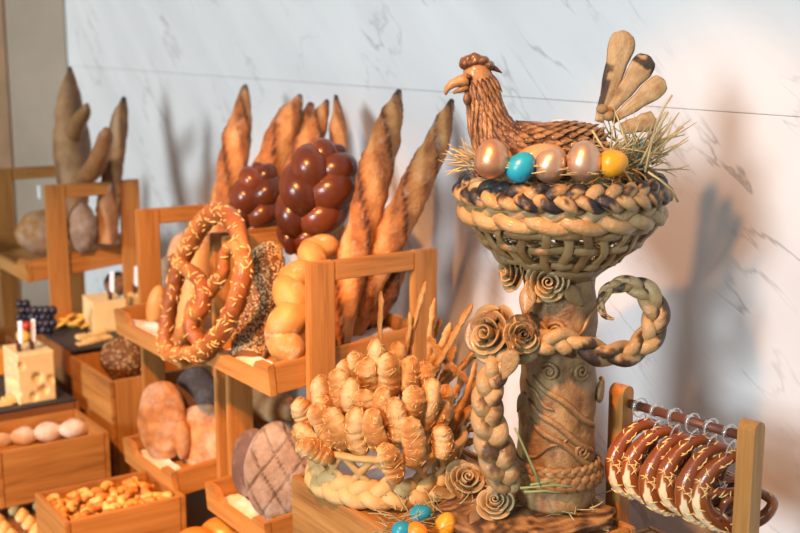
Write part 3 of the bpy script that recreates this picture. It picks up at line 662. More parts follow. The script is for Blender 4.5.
def surf(a, v, lift=0):
    """point on the column: a = angle from the camera side, v = photo row, lift in metres"""
    z = zv(v); r = colr(z) + lift; return V((CX, CY, z)) + (TOCAM * cos(a) + RT * sin(a)) * r
mb = MB()
for (a0, v0, a1, v1, rr) in ((-.85, 368, 1.15, 424, .0052), (-1.0, 392, 1.1, 448, .0052), (-1.1, 374, -.2, 402, .003), (-.9, 410, 1.3, 466, .0052), (.2, 425, -1.0, 452, .003), (-1.3, 300, .2, 340, .003), (1.2, 300, .2, 332, .003)):
    mb.tube([surf(lerp(a0, a1, t / 14), lerp(v0, v1, t / 14) + 2 * sin(t * .8), rr * .1) for t in range(15)], swell(15, rr, 6), n=8, tone=lambda t, a: .46 - .10 * (abs(sin(a)) > .85))
mb.build('relief_vine', DOUGH, st)
# twisted rope round the foot
for v, rr, wd in ((470, .0075, .006), (459, .005, .004)):
    pth = [V((CX, CY, zv(v))) + V((cos(a), sin(a), 0)) * (colr(zv(v)) + .004) for a in [2 * pi * i / 96 for i in range(96)]]
    strand_braid(MB(), pth, wd, wd * .5, rr, 9, [V((q.x - CX, q.y - CY, .004)) for q in pth], tone=lambda q, t, a: .48 - .25 * (cos(a) < -.2), closed=True, n=8).build('rope_ring', DOUGH, st)

def petal(mb, base, d, nrm, L, W, th, tone=.5, curl=0, pt=.8, n=8, k=7):
    d = V(d).normalized(); nrm = V(nrm); nrm = (nrm - d * nrm.dot(d)).normalized()
    pts = [V(base) + d * (L * i / (k - 1)) + nrm * (curl * L * (i / (k - 1)) ** 2) for i in range(k)]
    wa = [max(.08, sin(pi * min(.97, (.06 + .94 * i / (k - 1)) ** pt))) * W for i in range(k)]
    return mb.tube(pts, wa, [max(.0004, min(th, w * .7)) for w in wa], face=nrm, n=n, tone=tone)
def rose_mesh(c, axis, R, seed=0, turns=1.6, tone=.55, burnt=0):
    """small spiral bud wrapped in layers of overlapping petals, opening along 'axis'"""
    mb = MB(); c = V(c); ax = V(axis).normalized(); x = ax.orthogonal().normalized(); y = ax.cross(x)
    n = int(30 * turns); pts, ra, rb, fc = [], [], [], []
    for i in range(n + 1):
        t = i / n; ph = 2 * pi * turns * t + seed; r = R * (.05 + .26 * t); dd = x * cos(ph) + y * sin(ph)
        pts.append(c + dd * r + ax * R * (.34 - .04 * t)); ra.append(R * .055); rb.append(R * .30); fc.append(ax + dd * .15)
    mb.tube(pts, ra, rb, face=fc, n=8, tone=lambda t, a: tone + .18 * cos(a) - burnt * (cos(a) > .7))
    for lay, (cnt, rr, hh, ht, fl, span) in enumerate(((3, .42, .30, .20, .35, 1.15), (4, .62, .34, .06, .75, 1.0), (5, .84, .36, -.10, 1.5, .85))):
        for q in range(cnt):
            ph = 2 * pi * q / cnt + seed * 1.3 + lay * .9; pp, w2, h2, f2 = [], [], [], []
            for i in range(11):
                s_ = (i / 10 - .5) * 2; ang = ph + s_ * span; dd = x * cos(ang) + y * sin(ang); wob = 1 + .07 * sin(q * 2.1 + lay) + .06 * s_
                pp.append(c + dd * R * rr * wob + ax * R * (ht - .10 * s_ * s_)); w2.append(R * .05); h2.append(R * hh * max(.2, (1 - abs(s_) ** 3.2))); f2.append(ax + dd * (fl + .25 * (1 - s_ * s_)))
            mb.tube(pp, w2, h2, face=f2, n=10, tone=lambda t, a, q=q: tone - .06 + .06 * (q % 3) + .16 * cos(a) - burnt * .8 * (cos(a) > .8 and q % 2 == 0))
    mb.blob(c - ax * R * .28, (x * R * .75, y * R * .75, ax * R * .35), 16, 10, tone=tone - .2)
    return mb
P_ = lambda u, v, dy: S_(u, v, dy)
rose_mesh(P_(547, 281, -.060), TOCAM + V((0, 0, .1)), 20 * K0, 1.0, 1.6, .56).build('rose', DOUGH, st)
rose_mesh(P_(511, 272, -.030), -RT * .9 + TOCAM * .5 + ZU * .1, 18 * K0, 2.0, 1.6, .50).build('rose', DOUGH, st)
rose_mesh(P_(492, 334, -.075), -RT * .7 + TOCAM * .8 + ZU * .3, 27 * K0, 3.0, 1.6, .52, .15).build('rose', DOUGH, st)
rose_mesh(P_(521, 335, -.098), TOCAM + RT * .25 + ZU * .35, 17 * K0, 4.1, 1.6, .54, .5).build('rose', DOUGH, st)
mb = MB(); c = surf(1.45, 389, .006); ax = (RT + TOCAM * .35).normalized(); x = ax.orthogonal().normalized(); y = ax.cross(x)
mb.tube([c + (x * cos(q * .5) + y * sin(q * .5)) * (.002 + .00062 * q) for q in range(27)], .0040, n=8, tone=.55); mb.build('dough_coil', DOUGH, st)
for a, v in ((-.35, 362), (.50, 362), (-.2, 322), (.55, 440)):
    mb = MB(); c = surf(a, v, .002); ax = (TOCAM * cos(a) + RT * sin(a)); x = ax.orthogonal().normalized(); y = ax.cross(x)
    mb.tube([c + (x * cos(q * .5) + y * sin(q * .5)) * (.002 + .00050 * q) for q in range(24)], .0032, n=8, tone=.45); mb.build('dough_coil', DOUGH, st)
def leaf(u0, v0, u1, v1, dy0, dy1, W, nrm, tone=.5, parent=st, mat=None):
    a, b = S_(u0, v0, dy0), S_(u1, v1, dy1); d = b - a; mb = MB()
    petal(mb, a, d, nrm, d.length, W * K0, .0022, lambda t, q: tone - .25 * (abs(t - .5) > .42), .06, .8, 10, 9)
    dn = d.normalized(); nn = (V(nrm) - dn * V(nrm).dot(dn)).normalized(); sd = dn.cross(nn)
    for i in range(1, 6):
        m0 = a + d * (.12 + .13 * i) + nn * .0022; ww = W * K0 * .62 * sin(pi * (.15 + .13 * i))
        for s_ in (-1, 1): mb.tube([m0 - nn * .0004, m0 + sd * (s_ * ww) + dn * ww * .7 - nn * .001], .0007, n=5, tone=.25)
    return mb.build('leaf', mat or DOUGH, parent)
leaf(512, 262, 490, 249, -.035, -.03, 8, TOCAM + ZU * .3, .5)
leaf(530, 285, 524, 317, -.058, -.062, 9, TOCAM - RT * .4, .5)
leaf(566, 286, 582, 306, -.060, -.045, 9, TOCAM + RT * .4, .45)
leaf(528, 262, 524, 250, -.055, -.05, 7, TOCAM, .5)
leaf(572, 278, 590, 272, -.055, -.035, 8, TOCAM + RT * .3, .42)
leaf(515, 350, 503, 380, -.115, -.105, 9, TOCAM - RT * .2, .62)
leaf(485, 322, 500, 310, -.08, -.07, 7, TOCAM + ZU, .25)
leaf(525, 392, 518, 412, -.045, -.04, 6, TOCAM - RT, .45)
# plaited handles
def px_braid(pts, cross, ph0, name, face=TOCAM, flat=.8, wk=.50, rk=.50, char=.55, per=14):
    q = []
    for (u, v, w, dy) in pts:
        p = S_(u, v, dy); q.append((p.x, p.y, p.z, w * K0 * .5))
    S = cr(q, per); w0 = max(z[3] for z in S); prof = [z[3] / w0 for z in S]
    def tone(qi, t, a):
        ph = (cross * t + qi / 3) % 1
        return .62 - char * ssm(.24, .36, noise.noise(V((t * cross * 5.5, qi * 5.1, ph0))) * .7 + .28 * cos(a - 1.0) + .25 * noise.noise(V((t * cross * 14, a * 2, qi)))) + .08 * cos(a)
    mb = strand_braid(MB(), [z[:3] for z in S], w0 * wk, w0 * .30, w0 * rk, cross, face, tone=tone, rfun=lambda t: prof[min(len(prof) - 1, int(t * (len(prof) - 1) + .5))], flat=flat, ph0=ph0, n=12)
    return mb.build(name, DOUGH, st)
px_braid([(510, 489, 22, -.085), (503, 474, 36, -.095), (496, 452, 40, -.10), (489, 425, 36, -.10), (487, 400, 32, -.098), (492, 378, 30, -.095), (503, 360, 26, -.09), (514, 350, 18, -.085)], 2.9, .4, 'plaited_handle', char=.45)
px_braid([(508, 362, 14, -.080), (522, 354, 22, -.085), (542, 343, 27, -.083), (562, 341, 29, -.080), (585, 349, 28, -.074), (610, 355, 28, -.06), (635, 350, 29, -.045), (652, 333, 30, -.04), (656, 313, 29, -.04), (648, 294, 26, -.04), (632, 285, 21, -.04), (614, 286, 16, -.04), (603, 296, 12.5, -.042), (601, 309, 9, -.045), (607, 317, 6, -.048), (614, 319, 2.5, -.05)], 4.4, 1.3, 'plaited_handle', char=.55)

# woven bowl
bc = S_(562, 182); BX, BY = bc.x, bc.y
def bz(v): return S_(562, v).z
bprof = [(bz(276), 33), (bz(266), 42), (bz(255), 60), (bz(240), 78), (bz(222), 92), (bz(200), 100), (bz(186), 104)]
bpz = cr([(z, r) for z, r in bprof], 6)
def bowlr(z):
    for i in range(len(bpz) - 1):
        if bpz[i][0] <= z <= bpz[i + 1][0]: return lerp(bpz[i][1], bpz[i + 1][1], (z - bpz[i][0]) / (bpz[i + 1][0] - bpz[i][0] + 1e-9)) * K0
    return (33 if z < bpz[0][0] else 104) * K0
def bpt(a, z, lift=0): r = bowlr(z) + lift; return V((BX + cos(a) * r, BY + sin(a) * r, z))
bowl = empty('woven_bowl', (BX, BY, bz(276))); bowl.parent = st; bowl.location = V((BX, BY, bz(276))) - WLOC[st.name]
NS = 26
mb = MB()
for i in range(NS):
    a = 2 * pi * i / NS + .05; z0, z1 = bz(270), bz(206); pts = []; fc = []
    for j in range(22):
        z = lerp(z0, z1, j / 21); lf = .0035 * sin(pi * j / 21 * 3.4 + (pi if i % 2 else 0)); pts.append(bpt(a + .05 * sin(j * .3 + i), z, lf)); fc.append(V((cos(a), sin(a), 0)))
    mb.tube(pts, .0066, .0030, face=fc, n=8, tone=.52 + .1 * sin(i * 2.3), nz=.1, nf=60)
mb.build('upright_strips', PALED if False else DOUGH, bowl)
mb = MB()
for k, v in enumerate((256, 238, 222)):
    pts, fc = [], []
    for j in range(NS * 6):
        a = 2 * pi * j / (NS * 6) + .05; s_ = -cos(NS * .5 * (a - .05)) * (-1) ** k
        pts.append(bpt(a, bz(v) + .0015 * sin(a * 7), .0045 * s_)); fc.append(V((cos(a), sin(a), -.4)))
    mb.tube(pts, .0062, .0032, face=fc, n=8, tone=.5, closed=True)
mb.build('woven_bands', DOUGH, bowl)
lathe(MB(), [(12 * K0, bz(281)), (34 * K0, bz(279)), (44 * K0, bz(270)), (52 * K0, bz(263)), (46 * K0, bz(262)), (10 * K0, bz(264))], BX, BY, 40, .42, nz=.08).build('bowl_base', DOUGH, bowl)
def ring_braid(R, z, w, th, r, cross, name, parent, tone, mat=DOUGH, cx=BX, cy=BY, tiltz=.35, flat=.75, k=220, ph0=0):
    pth = [V((cx + R * cos(2 * pi * i / k), cy + R * sin(2 * pi * i / k), z)) for i in range(k)]
    return strand_braid(MB(), pth, w, th, r, cross, [V((p.x - cx, p.y - cy, R * tiltz)) for p in pth], tone=tone, closed=True, n=10, flat=flat, ph0=ph0).build(name, mat, parent)
def t_low(q, t, a): return .64 + .14 * noise.noise(V((t * 60, q * 3, 0))) - .1 * (cos(a) < 0)
def t_top(q, t, a):
    n1 = noise.noise(V((t * 40, q * 4.7, 1))) + .35 * noise.noise(V((t * 150, a * 1.2, q))); return .60 - .68 * ssm(.02, .14, n1 - .02 + .22 * cos(a + .9)) + .1 * sin(q)
ring_braid(95.5 * K0, bz(206), .0115, .0045, .0112, 6, 'pale_plaited_band', bowl, t_low)
ring_braid(99 * K0, bz(186), .0120, .0055, .0094, 11, 'charred_plaited_rim', bowl, t_top, tiltz=.6)

# hen
hen_path = [(473, 62, 7), (475, 69, 12), (479, 79, 14.5), (482, 92, 15), (485, 106, 17), (489, 121, 20), (497, 137, 25), (513, 148, 28), (538, 152, 28), (563, 151, 27), (585, 149, 22), (600, 145, 13), (607, 141, 5)]
q = []
for (u, v, r_) in hen_path: p = S_(u, v, -.01); q.append((p.x, p.y, p.z, r_ * K0))
S = cr(q, 8); hp = [V(z[:3]) for z in S]; hr = [z[3] for z in S]
hen = empty('hen_sculpture', S_(540, 178, -.01)); tag(hen, 'glossy brown baked dough hen sitting in the woven bowl', 'hen sculpture')
mb = MB().tube(hp, hr, [r_ * .85 for r_ in hr], face=TOCAM, n=24, tone=lambda t, a: .55 if t < .24 else .2, nz=.07, nf=60)
mb.blob(S_(540, 160, -.060), (RT * 26 * K0 + ZU * 3 * K0, TOCAM * 12 * K0, ZU * 16 * K0), 20, 12, tone=.75)      # smooth wing patch
rnd = random.Random(17); k = len(hp); ri = 0; acc = 0; nxt = .004
for i in range(15, k - 5):
    acc += (hp[i] - hp[i - 1]).length
    if acc < nxt: continue
    acc = 0; ri += 1; body = ssm(.42, .58, i / k)
    T = (hp[i + 1] - hp[i - 1]).normalized(); F_ = (TOCAM - T * TOCAM.dot(T)).normalized(); B = T.cross(F_)
    W = lerp(.0038, .0070, body); Ln = lerp(.025, .018, body); nxt = lerp(.0088, .0098, body); cnt = int(2 * pi * hr[i] / (W * 1.75))
    for j in range(cnt):
        a = 2 * pi * (j + .5 * (ri % 2)) / cnt + rnd.uniform(-.05, .05)
        if cos(a) < -.75: continue
        rd = (B * sin(a) * 1.0 + F_ * cos(a) * .85); base = hp[i] + rd * hr[i] * .97
        d = T * 1 + rd.normalized() * lerp(.34, .34, body) + V((0, 0, -.05))
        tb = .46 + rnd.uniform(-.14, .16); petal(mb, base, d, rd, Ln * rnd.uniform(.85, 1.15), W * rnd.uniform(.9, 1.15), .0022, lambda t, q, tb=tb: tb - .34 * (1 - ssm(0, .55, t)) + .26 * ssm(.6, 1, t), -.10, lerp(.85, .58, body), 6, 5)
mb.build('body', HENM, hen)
mb = MB(); mb.tube([S_(468, 80, -.02), S_(460, 81, -.02), S_(452, 84, -.02), S_(447, 89, -.02), S_(445.5, 95, -.02)], [7 * K0, 5.6 * K0, 4.5 * K0, 3 * K0, 1 * K0], n=12, tone=.6); mb.tube([S_(468, 87, -.02), S_(460, 90, -.02), S_(453, 93, -.02)], [4 * K0, 3 * K0, 1.2 * K0], n=10, tone=.45); mb.build('beak', HENM, hen)
mb = MB()
for (u, v, a, b) in ((464, 63, 5, 6), (469, 61, 7, 6), (475, 60, 8, 6.5), (482, 61.5, 8, 6), (488, 65, 6, 4.5)): mb.blob(S_(u, v, -.012), (RT * a * K0, TOCAM * 9 * K0, ZU * b * K0), 18, 10, tone=.3, nz=.35, nf=110)
mb.tube([S_(488, 66, -.012), S_(496, 69, -.012), S_(502, 73, -.012)], [4 * K0, 2.5 * K0, .6 * K0], n=8, tone=.2); mb.build('comb', HENM, hen)
MB().blob(S_(469, 77, -.0285), (RT * 2.6 * K0, TOCAM * 2 * K0, ZU * 2.6 * K0), 12, 8, tone=.05).build('eye', HENM, hen)
MB().blob(S_(467, 99, -.026), (RT * 4 * K0, TOCAM * 3 * K0, ZU * 6 * K0), 12, 8, tone=.35).build('wattle', HENM, hen)
SG = -1
for i, (u0, v0, u1, v1, W, dy, pt) in enumerate(((599, 122, 625, 31, 12.5, .012, 1.55), (606, 116, 649, 56, 11.5, .006, 1.5), (612, 121, 664, 80, 10.5, 0, 1.5), (620, 129, 655, 119, 9.5, -.006, 1.05))):
    a, b = S_(u0, v0, dy), S_(u1, v1, dy + .004); d = b - a; mb = MB()
    def tn(t, ang, i=i):
        sgn = sin(ang); c = noise.noise(V((t * 9, ang, i)))
        return .66 + .16 * c + .22 * noise.noise(V((t * 4, ang * 7, i * 3))) - (.5 if (i == 0 and sgn * SG > .1 and .12 < t < .62 and c > -.35) else 0) - (.55 if (i == 1 and t > .80 and c > -.1) else 0) - (.18 if abs(sgn) > .9 else 0)
    dn = d.normalized(); kk = 26; pts = [a + d * (j / (kk - 1)) + TOCAM * (.006 * sin(pi * j / (kk - 1))) for j in range(kk)]
    wf = lambda t: W * K0 * lerp(.34 if i < 3 else .6, 1, min(1, t / .8)) * (max(.02, 1 - ((t - .88) / .122) ** 2) ** .4 if t > .88 else 1) * (1 + .05 * sin(t * 17 + i))
    ww = [wf(j / (kk - 1)) for j in range(kk)]
    mb.tube(pts, ww, [min(.0045, w_ * .5) for w_ in ww], face=TOCAM + ZU * .15, n=24, tone=tn, nz=.05, nf=120, disp=lambda t, q: .05 * sin(7 * q + 4 * t)); mb.build('tail_feather', TAILM, hen)
for u, v in ((602, 109), (609, 116)): MB().blob(S_(u, v, -.012), (RT * 6 * K0, TOCAM * 5 * K0, ZU * 5 * K0), 14, 9, tone=.45, nz=.1).build('tail_knob', TAILM, hen)

# eggs
def egg(p, ax, L, W, mat, label, grp=None):
    ax = V(ax).normalized(); x = ax.orthogonal().normalized(); y = ax.cross(x); mb = MB(); pts, rr = [], []
    for i in range(19):
        t = -cos(pi * i / 18); pts.append(V(p) + ax * (t * L)); rr.append(max(.0003, W * sqrt(max(0, 1 - t * t)) * (1 - .13 * t)))
    mb.tube(pts, rr, n=26); return tag(mb.build('painted_egg', mat), label, 'egg', grp)
eg = 'painted eggs in the woven bowl'
egg(S_(492, 159, -.112), ZU * .98 + RT * .05, 19 * K0, 17 * K0, COPPER, 'copper painted egg farthest left in the woven bowl', eg)
egg(S_(521, 167, -.118), ZU * .7 + RT * .55, 15.5 * K0, 13 * K0, BLUEP, 'turquoise painted egg at the front of the woven bowl', eg)
egg(S_(550, 165, -.112), ZU * .8 + RT * .4 - FH * .3, 17 * K0, 15 * K0, COPPER2, 'pale copper egg in the middle, right of the turquoise egg', eg)
egg(S_(584, 161, -.110), ZU * .9 + RT * .1, 19.5 * K0, 17 * K0, COPPER2, 'big copper egg just left of the yellow egg', eg)
egg(S_(613, 163, -.110), RT * .9 + ZU * .2, 14.5 * K0, 13 * K0, YELP, 'yellow painted egg under the straw at the right of the bowl', eg)
egg(S_(636, 155, .0), ZU * .9 + RT * .4, 16 * K0, 13 * K0, BLUEP, 'dark turquoise egg half buried in straw below the tail', eg)
egg(S_(560, 132, .06), ZU * .4 + RT, 16 * K0, 14 * K0, EGGW, 'pale egg peeping out behind the back of the hen', eg)

# straw
def straw_bits(mb, n, fn, rnd, r=.0009, wig=.15):
    for i in range(n):
        p, d, L = fn(rnd); d = V(d).normalized(); s_ = d.orthogonal().normalized(); s2 = d.cross(s_); a = rnd.uniform(-wig, wig); b = rnd.uniform(-wig, wig); pts = []
        for j in range(6):
            t = j / 5; pts.append(V(p) + d * L * t + (s_ * a + s2 * b) * L * t * t + s_ * .06 * L * sin(5 * t + i) * wig)
        q = r * rnd.uniform(.6, 1.5); mb.tube(pts, [q, q, q, q * .9, q * .8, q * .4], n=5, tone=rnd.random())
rnd = random.Random(23)
mb = MB()
def rv(rnd): return V((rnd.gauss(0, 1), rnd.gauss(0, 1), rnd.gauss(0, 1)))
def inside(rnd):                                     # loose lining against the weave
    a = rnd.uniform(0, 2 * pi); z = rnd.uniform(bz(262), bz(184)); p = bpt(a, z, -.018 - rnd.random() * .010)
    return p, V((-sin(a), cos(a), rnd.uniform(-.35, .55))) * rnd.choice((-1, 1)) - V((cos(a), sin(a), 0)) * .4, rnd.uniform(.025, .05)
straw_bits(mb, 520, inside, rnd, .0012, .2)
def top_lining(rnd):
    q, a = .118 * sqrt(rnd.random()), rnd.uniform(0, 2 * pi)
    return V((BX + q * cos(a), BY + q * sin(a), bz(182) - rnd.uniform(0, .02))), V((-sin(a + .5), cos(a + .5), rnd.uniform(-.1, .1))), .045
straw_bits(mb, 260, top_lining, rnd, .001, .3)
def right_tuft(rnd): 
    p = S_(rnd.uniform(602, 650), rnd.uniform(148, 172), rnd.uniform(-.06, .02)); d = RT * rnd.uniform(-.5, 1.2) + ZU * rnd.uniform(-.2, .6) + TOCAM * rnd.uniform(-.4, .5); return p, d, rnd.uniform(.03, .065)
straw_bits(mb, 150, right_tuft, rnd, .0010, .5)
straw_bits(mb, 20, lambda r_: (S_(r_.uniform(642, 656), r_.uniform(146, 170), r_.uniform(-.05, 0)), RT * r_.uniform(.2, 1.0) + ZU * r_.uniform(.3, 1.0), r_.uniform(.04, .08)), rnd, .0010, .15)
straw_bits(mb, 34, lambda r_: (S_(r_.uniform(468, 484), r_.uniform(158, 172), r_.uniform(-.10, -.03)), -RT * r_.uniform(.3, 1.) + ZU * r_.uniform(-.2, 1.), r_.uniform(.02, .045)), rnd, .0009, .3)
straw_bits(mb, 40, lambda r_: (S_(r_.uniform(500, 600), r_.uniform(166, 174), -.13 + r_.uniform(0, .04)), RT * r_.choice((-1, 1)) + ZU * r_.uniform(-.1, .3), r_.uniform(.03, .06)), rnd, .0009, .2)
for pts in ([(645, 172), (650, 150), (655, 128), (664, 107), (672, 95)], [(648, 172), (660, 180), (672, 190), (678, 202)], [(560, 174), (580, 168), (600, 166), (618, 163)], [(592, 130), (603, 148), (612, 162)], [(640, 165), (652, 140), (662, 122), (668, 112)]):
    mb.tube([S_(u, v, -.09 if i != 9 else 0) for i, (u, v) in enumerate(pts)], .0016, n=6)
nest = tag(mb.build('nest_straw', STRAWM), 'dry straw lining the woven bowl and spilling out at its right', 'straw', kind='stuff')

# flatbread slab, lower roses, eggs and straw on the crate
mb = MB().blob((-1.315, 1.108, .8955), (V((.102, 0, 0)), V((0, .119, 0)), V((0, 0, .0120))), 90, 24, tone=lambda u: .42 + .7 * noise.noise(V((u.x * 9, u.y * 9, u.z * 4))) - .25 * (abs(u.z) < .4), power=.45, nz=.09, nf=38)
tag(mb.build('flatbread_slab', SLABM), 'charred flat bread slab under the dough pedestal', 'bread slab')
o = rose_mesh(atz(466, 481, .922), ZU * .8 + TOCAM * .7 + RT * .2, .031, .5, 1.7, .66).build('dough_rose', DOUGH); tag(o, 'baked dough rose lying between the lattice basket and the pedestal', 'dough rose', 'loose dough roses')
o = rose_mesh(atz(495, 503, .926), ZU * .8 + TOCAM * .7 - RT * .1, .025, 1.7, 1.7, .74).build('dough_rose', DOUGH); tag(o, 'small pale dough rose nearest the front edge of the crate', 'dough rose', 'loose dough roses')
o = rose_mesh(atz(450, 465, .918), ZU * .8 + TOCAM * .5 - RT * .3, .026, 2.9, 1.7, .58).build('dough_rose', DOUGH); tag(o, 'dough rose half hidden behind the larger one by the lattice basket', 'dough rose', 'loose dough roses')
for (u0, v0, u1, v1, lab) in ((470, 492, 438, 499, 'dough leaf pointing left under the larger loose rose'), (482, 498, 520, 490, 'dough leaf pointing right behind the pale loose rose'), (482, 508, 470, 526, 'dough leaf hanging towards the crate edge below the loose roses'), (505, 502, 526, 506, 'short dough leaf just right of the pale loose rose'), (455, 497, 428, 486, 'dough leaf lying by the lattice basket, left of the loose roses')):
    mb = MB(); p0, p1 = atz(u0, v0, .908), atz(u1, v1, .905); petal(mb, p0, p1 - p0, ZU + TOCAM * .5, (p1 - p0).length, .011, .002, .5, .05, .8, 10, 8)
    tag(mb.build('dough_leaf', DOUGH), lab, 'dough leaf', 'loose dough leaves')
e2 = 'painted eggs at the foot of the lattice basket'
CT = .884
def eggz(u, v, mat, label, ax, L=.0168, W=.0142):
    p = atz(u, v, CT + W * 1.02); egg(p, ax, L, W, mat, label, e2)
eggz(421, 514, BLUEP, 'turquoise egg at the front of the lattice basket, beside the amber egg', RT + ZU * .25)
eggz(403, 531, BLUEP, 'turquoise egg at the bottom edge, left of the orange egg', RT + FH * .4)
eggz(417, 532, ORGP, 'orange egg at the bottom edge between two turquoise eggs', RT * .8 - FH * .5)
eggz(446, 524, YELP, 'amber egg beside straw in front of the loose roses', ZU + RT * .25, .0178, .0152)
mb = MB(); rnd = random.Random(41)
def on_crate(rnd):
    p = atz(rnd.uniform(385, 480), rnd.uniform(496, 532), CT + .003 + rnd.random() * .010); return p, RT * rnd.uniform(-1, 1) + FH * rnd.uniform(-.6, .6) + ZU * rnd.uniform(0, .35), rnd.uniform(.02, .05)
straw_bits(mb, 120, on_crate, rnd, .0009, .3)
straw_bits(mb, 60, lambda r_: (atz(r_.uniform(500, 600), r_.uniform(484, 515), .909 + r_.random() * .004), RT * r_.uniform(-1, 1) + FH * r_.uniform(-.6, .6) + ZU * .05, r_.uniform(.02, .05)), rnd, .0009, .3)
tag(mb.build('loose_straw', STRAWM), 'loose straw strewn over the crate around the painted eggs', 'straw', kind='stuff')
for pts, dy, lab in (([(515, 428), (525, 450), (534, 470), (541, 487)], -.10, 'long green stalk leaning on the foot of the pedestal'), ([(520, 488), (535, 487), (555, 485), (572, 487)], -.10, 'green stalk lying flat, the longest before the pedestal'), ([(524, 492), (545, 491), (560, 493)], -.10, 'green stalk lying lowest at the foot of the pedestal'), ([(530, 485), (545, 482), (556, 480)], -.10, 'short green stalk lying uppermost at the foot of the pedestal'), ([(588, 524), (600, 528), (609, 531)], None, 'green stalk at the right end of the charred slab')):
    tag(MB().tube([S_(u, v, dy) if dy else atz(u, v, .8855) for u, v in pts], .0018, n=6).build('green_stalk', GREENST), lab, 'stalk', 'green stalks')

# ------------------------------------------------------------------ lattice basket of cheese sticks
RB = .116
c0 = atz(386, 497, CT + .016) + FH * RB; LX, LY = c0.x, c0.y; DC = (c0 - EYE).dot(FH)
lb = empty('lattice_basket', (LX, LY, CT)); tag(lb, 'baked dough lattice basket filled with cheese sticks', 'bread basket')
ring_braid(RB, CT + .019, .0125, .005, .0125, 7, 'plaited_base_ring', lb, t_low, PALED, LX, LY, .5, .75, 200)
mb = MB(); nst = 15; zt = CT + .078
def lat(a, f): 
    r = lerp(.106, .124, f ** .8) ; return V((LX + cos(a) * r, LY + sin(a) * r, lerp(CT + .022, zt, f)))
for i in range(nst):
    for s_ in (-1, 1):
        a = 2 * pi * i / nst + .1; mb.tube([lat(a + s_ * .40 * (j / 9), j / 9) for j in range(10)], .0062, .0045, face=[V((cos(a), sin(a), 0))] * 10, n=8, tone=.55)
mb.tube([lat(2 * pi * i / 90, 1) for i in range(90)], .0075, .006, face=ZU, n=8, tone=.55, closed=True)
mb.build('lattice_wall', PALED, lb)
mb = MB(); vs, fs = [], []
mb.blob((LX, LY, CT + .0145), (V((.098, 0, 0)), V((0, .098, 0)), V((0, 0, .010))), 30, 8, nz=.25, nf=40); tag(mb.build('paper_liner', PAPER), 'crumpled white paper inside the lattice basket', 'paper', 'white paper liners in the trays')

def proto_stick(seed, L, r, mat, thin=False):
    rnd = random.Random(seed); k = 44; pts = [V((.0025 * sin(i * .165 + seed), .0025 * cos(i * .136 + seed * 2), L * i / (k - 1))) for i in range(k)]
    rr = [r * (1 + (.06 if thin else .025) * sin(i * .8 + seed)) * max(.05, 1 - abs(2 * i / (k - 1) - 1) ** (12 if thin else 3.4)) ** .5 for i in range(k)]
    mb = MB().tube(pts, rr, n=12 if thin else 18, tone=lambda t, a: .5 + .30 * sin(a * 2 + seed) + .18 * ssm(.3, .8, t) - .25 * ssm(.93, 1, t), nz=.5 if thin else .07, nf=170 if thin else 110, seed=seed)
    o = mb.build('thin_stick' if thin else 'cheese_stick', mat, origin=(0, 0, 0)); 
    if not thin: shreds(o, o, 54, SPRINK, rnd, .013, .0007)
    return o
def place(proto, base, tip, sx, label, cat, grp, used):
    if proto.name in used:
        o = proto.copy(); COL.objects.link(o)
        for ch in proto.children:
            c_ = ch.copy(); COL.objects.link(c_); c_.parent = o
    else: o = proto; used.add(proto.name)
    d = tip - base; o.location = base; q = d.to_track_quat('Z', 'Y'); o.rotation_euler = (q @ Quaternion((0, 0, 1), random.uniform(0, 6))).to_euler()
    o.scale = (sx, sx, d.length / PL[proto.name]); return tag(o, label, cat, grp)
PL = {}; protos = []
for i in range(5):
    o = proto_stick(i + 1, .11, .0176, ROLL); PL[o.name] = .11; protos.append(o)
rolls = {
 'outer': [(333, 460, 297, 440, -.10), (326, 446, 293, 425, -.07), (337, 448, 313, 402, -.085), (348, 450, 327, 407, -.095), (361, 456, 353, 405, -.108), (378, 454, 372, 407, -.118), (398, 483, 384, 441, -.135), (415, 468, 410, 415, -.12), (441, 458, 444, 423, -.10)],
 'second': [(312, 430, 297, 396, -.04), (326, 420, 318, 373, -.045), (342, 415, 337, 367, -.055), (352, 420, 349, 376, -.07), (369, 425, 364, 387, -.085), (384, 430, 382, 386, -.09), (397, 445, 397, 396, -.105), (413, 425, 413, 384, -.09), (427, 434, 431, 376, -.075), (329, 440, 322, 392, -.06), (436, 440, 440, 398, -.06)],
 'inner': [(347, 395, 344, 357, 0), (361, 395, 355, 349, 0), (369, 400, 367, 356, -.03), (380, 405, 378, 336, -.02), (399, 385, 397, 340, .015), (409, 402, 410, 355, -.025), (390, 402, 389, 350, -.04), (422, 395, 424, 360, -.01), (440, 425, 447, 382, -.02)]}
used = set(); idx = 0
for row, lst in rolls.items():
    lst = sorted(lst, key=lambda q: q[2])
    for i, (bu, bv, tu, tv, dd) in enumerate(lst):
        tip = atd(tu, tv + 2, DC + dd - .004); b0 = atd(bu, bv, DC + dd); base = b0
        lab = 'cheese-topped bread stick in the %s row of the lattice basket, %s from the left' % (row, ordn(i))
        place(protos[idx % 5], base, tip, .93 + .1 * ((idx * 7) % 5) / 4, lab, 'bread stick', 'thick cheese-topped bread sticks', used); idx += 1
gp = []
for i in range(3):
    o = proto_stick(20 + i, .14, .0052, GRIS, True); PL[o.name] = .14; gp.append(o)
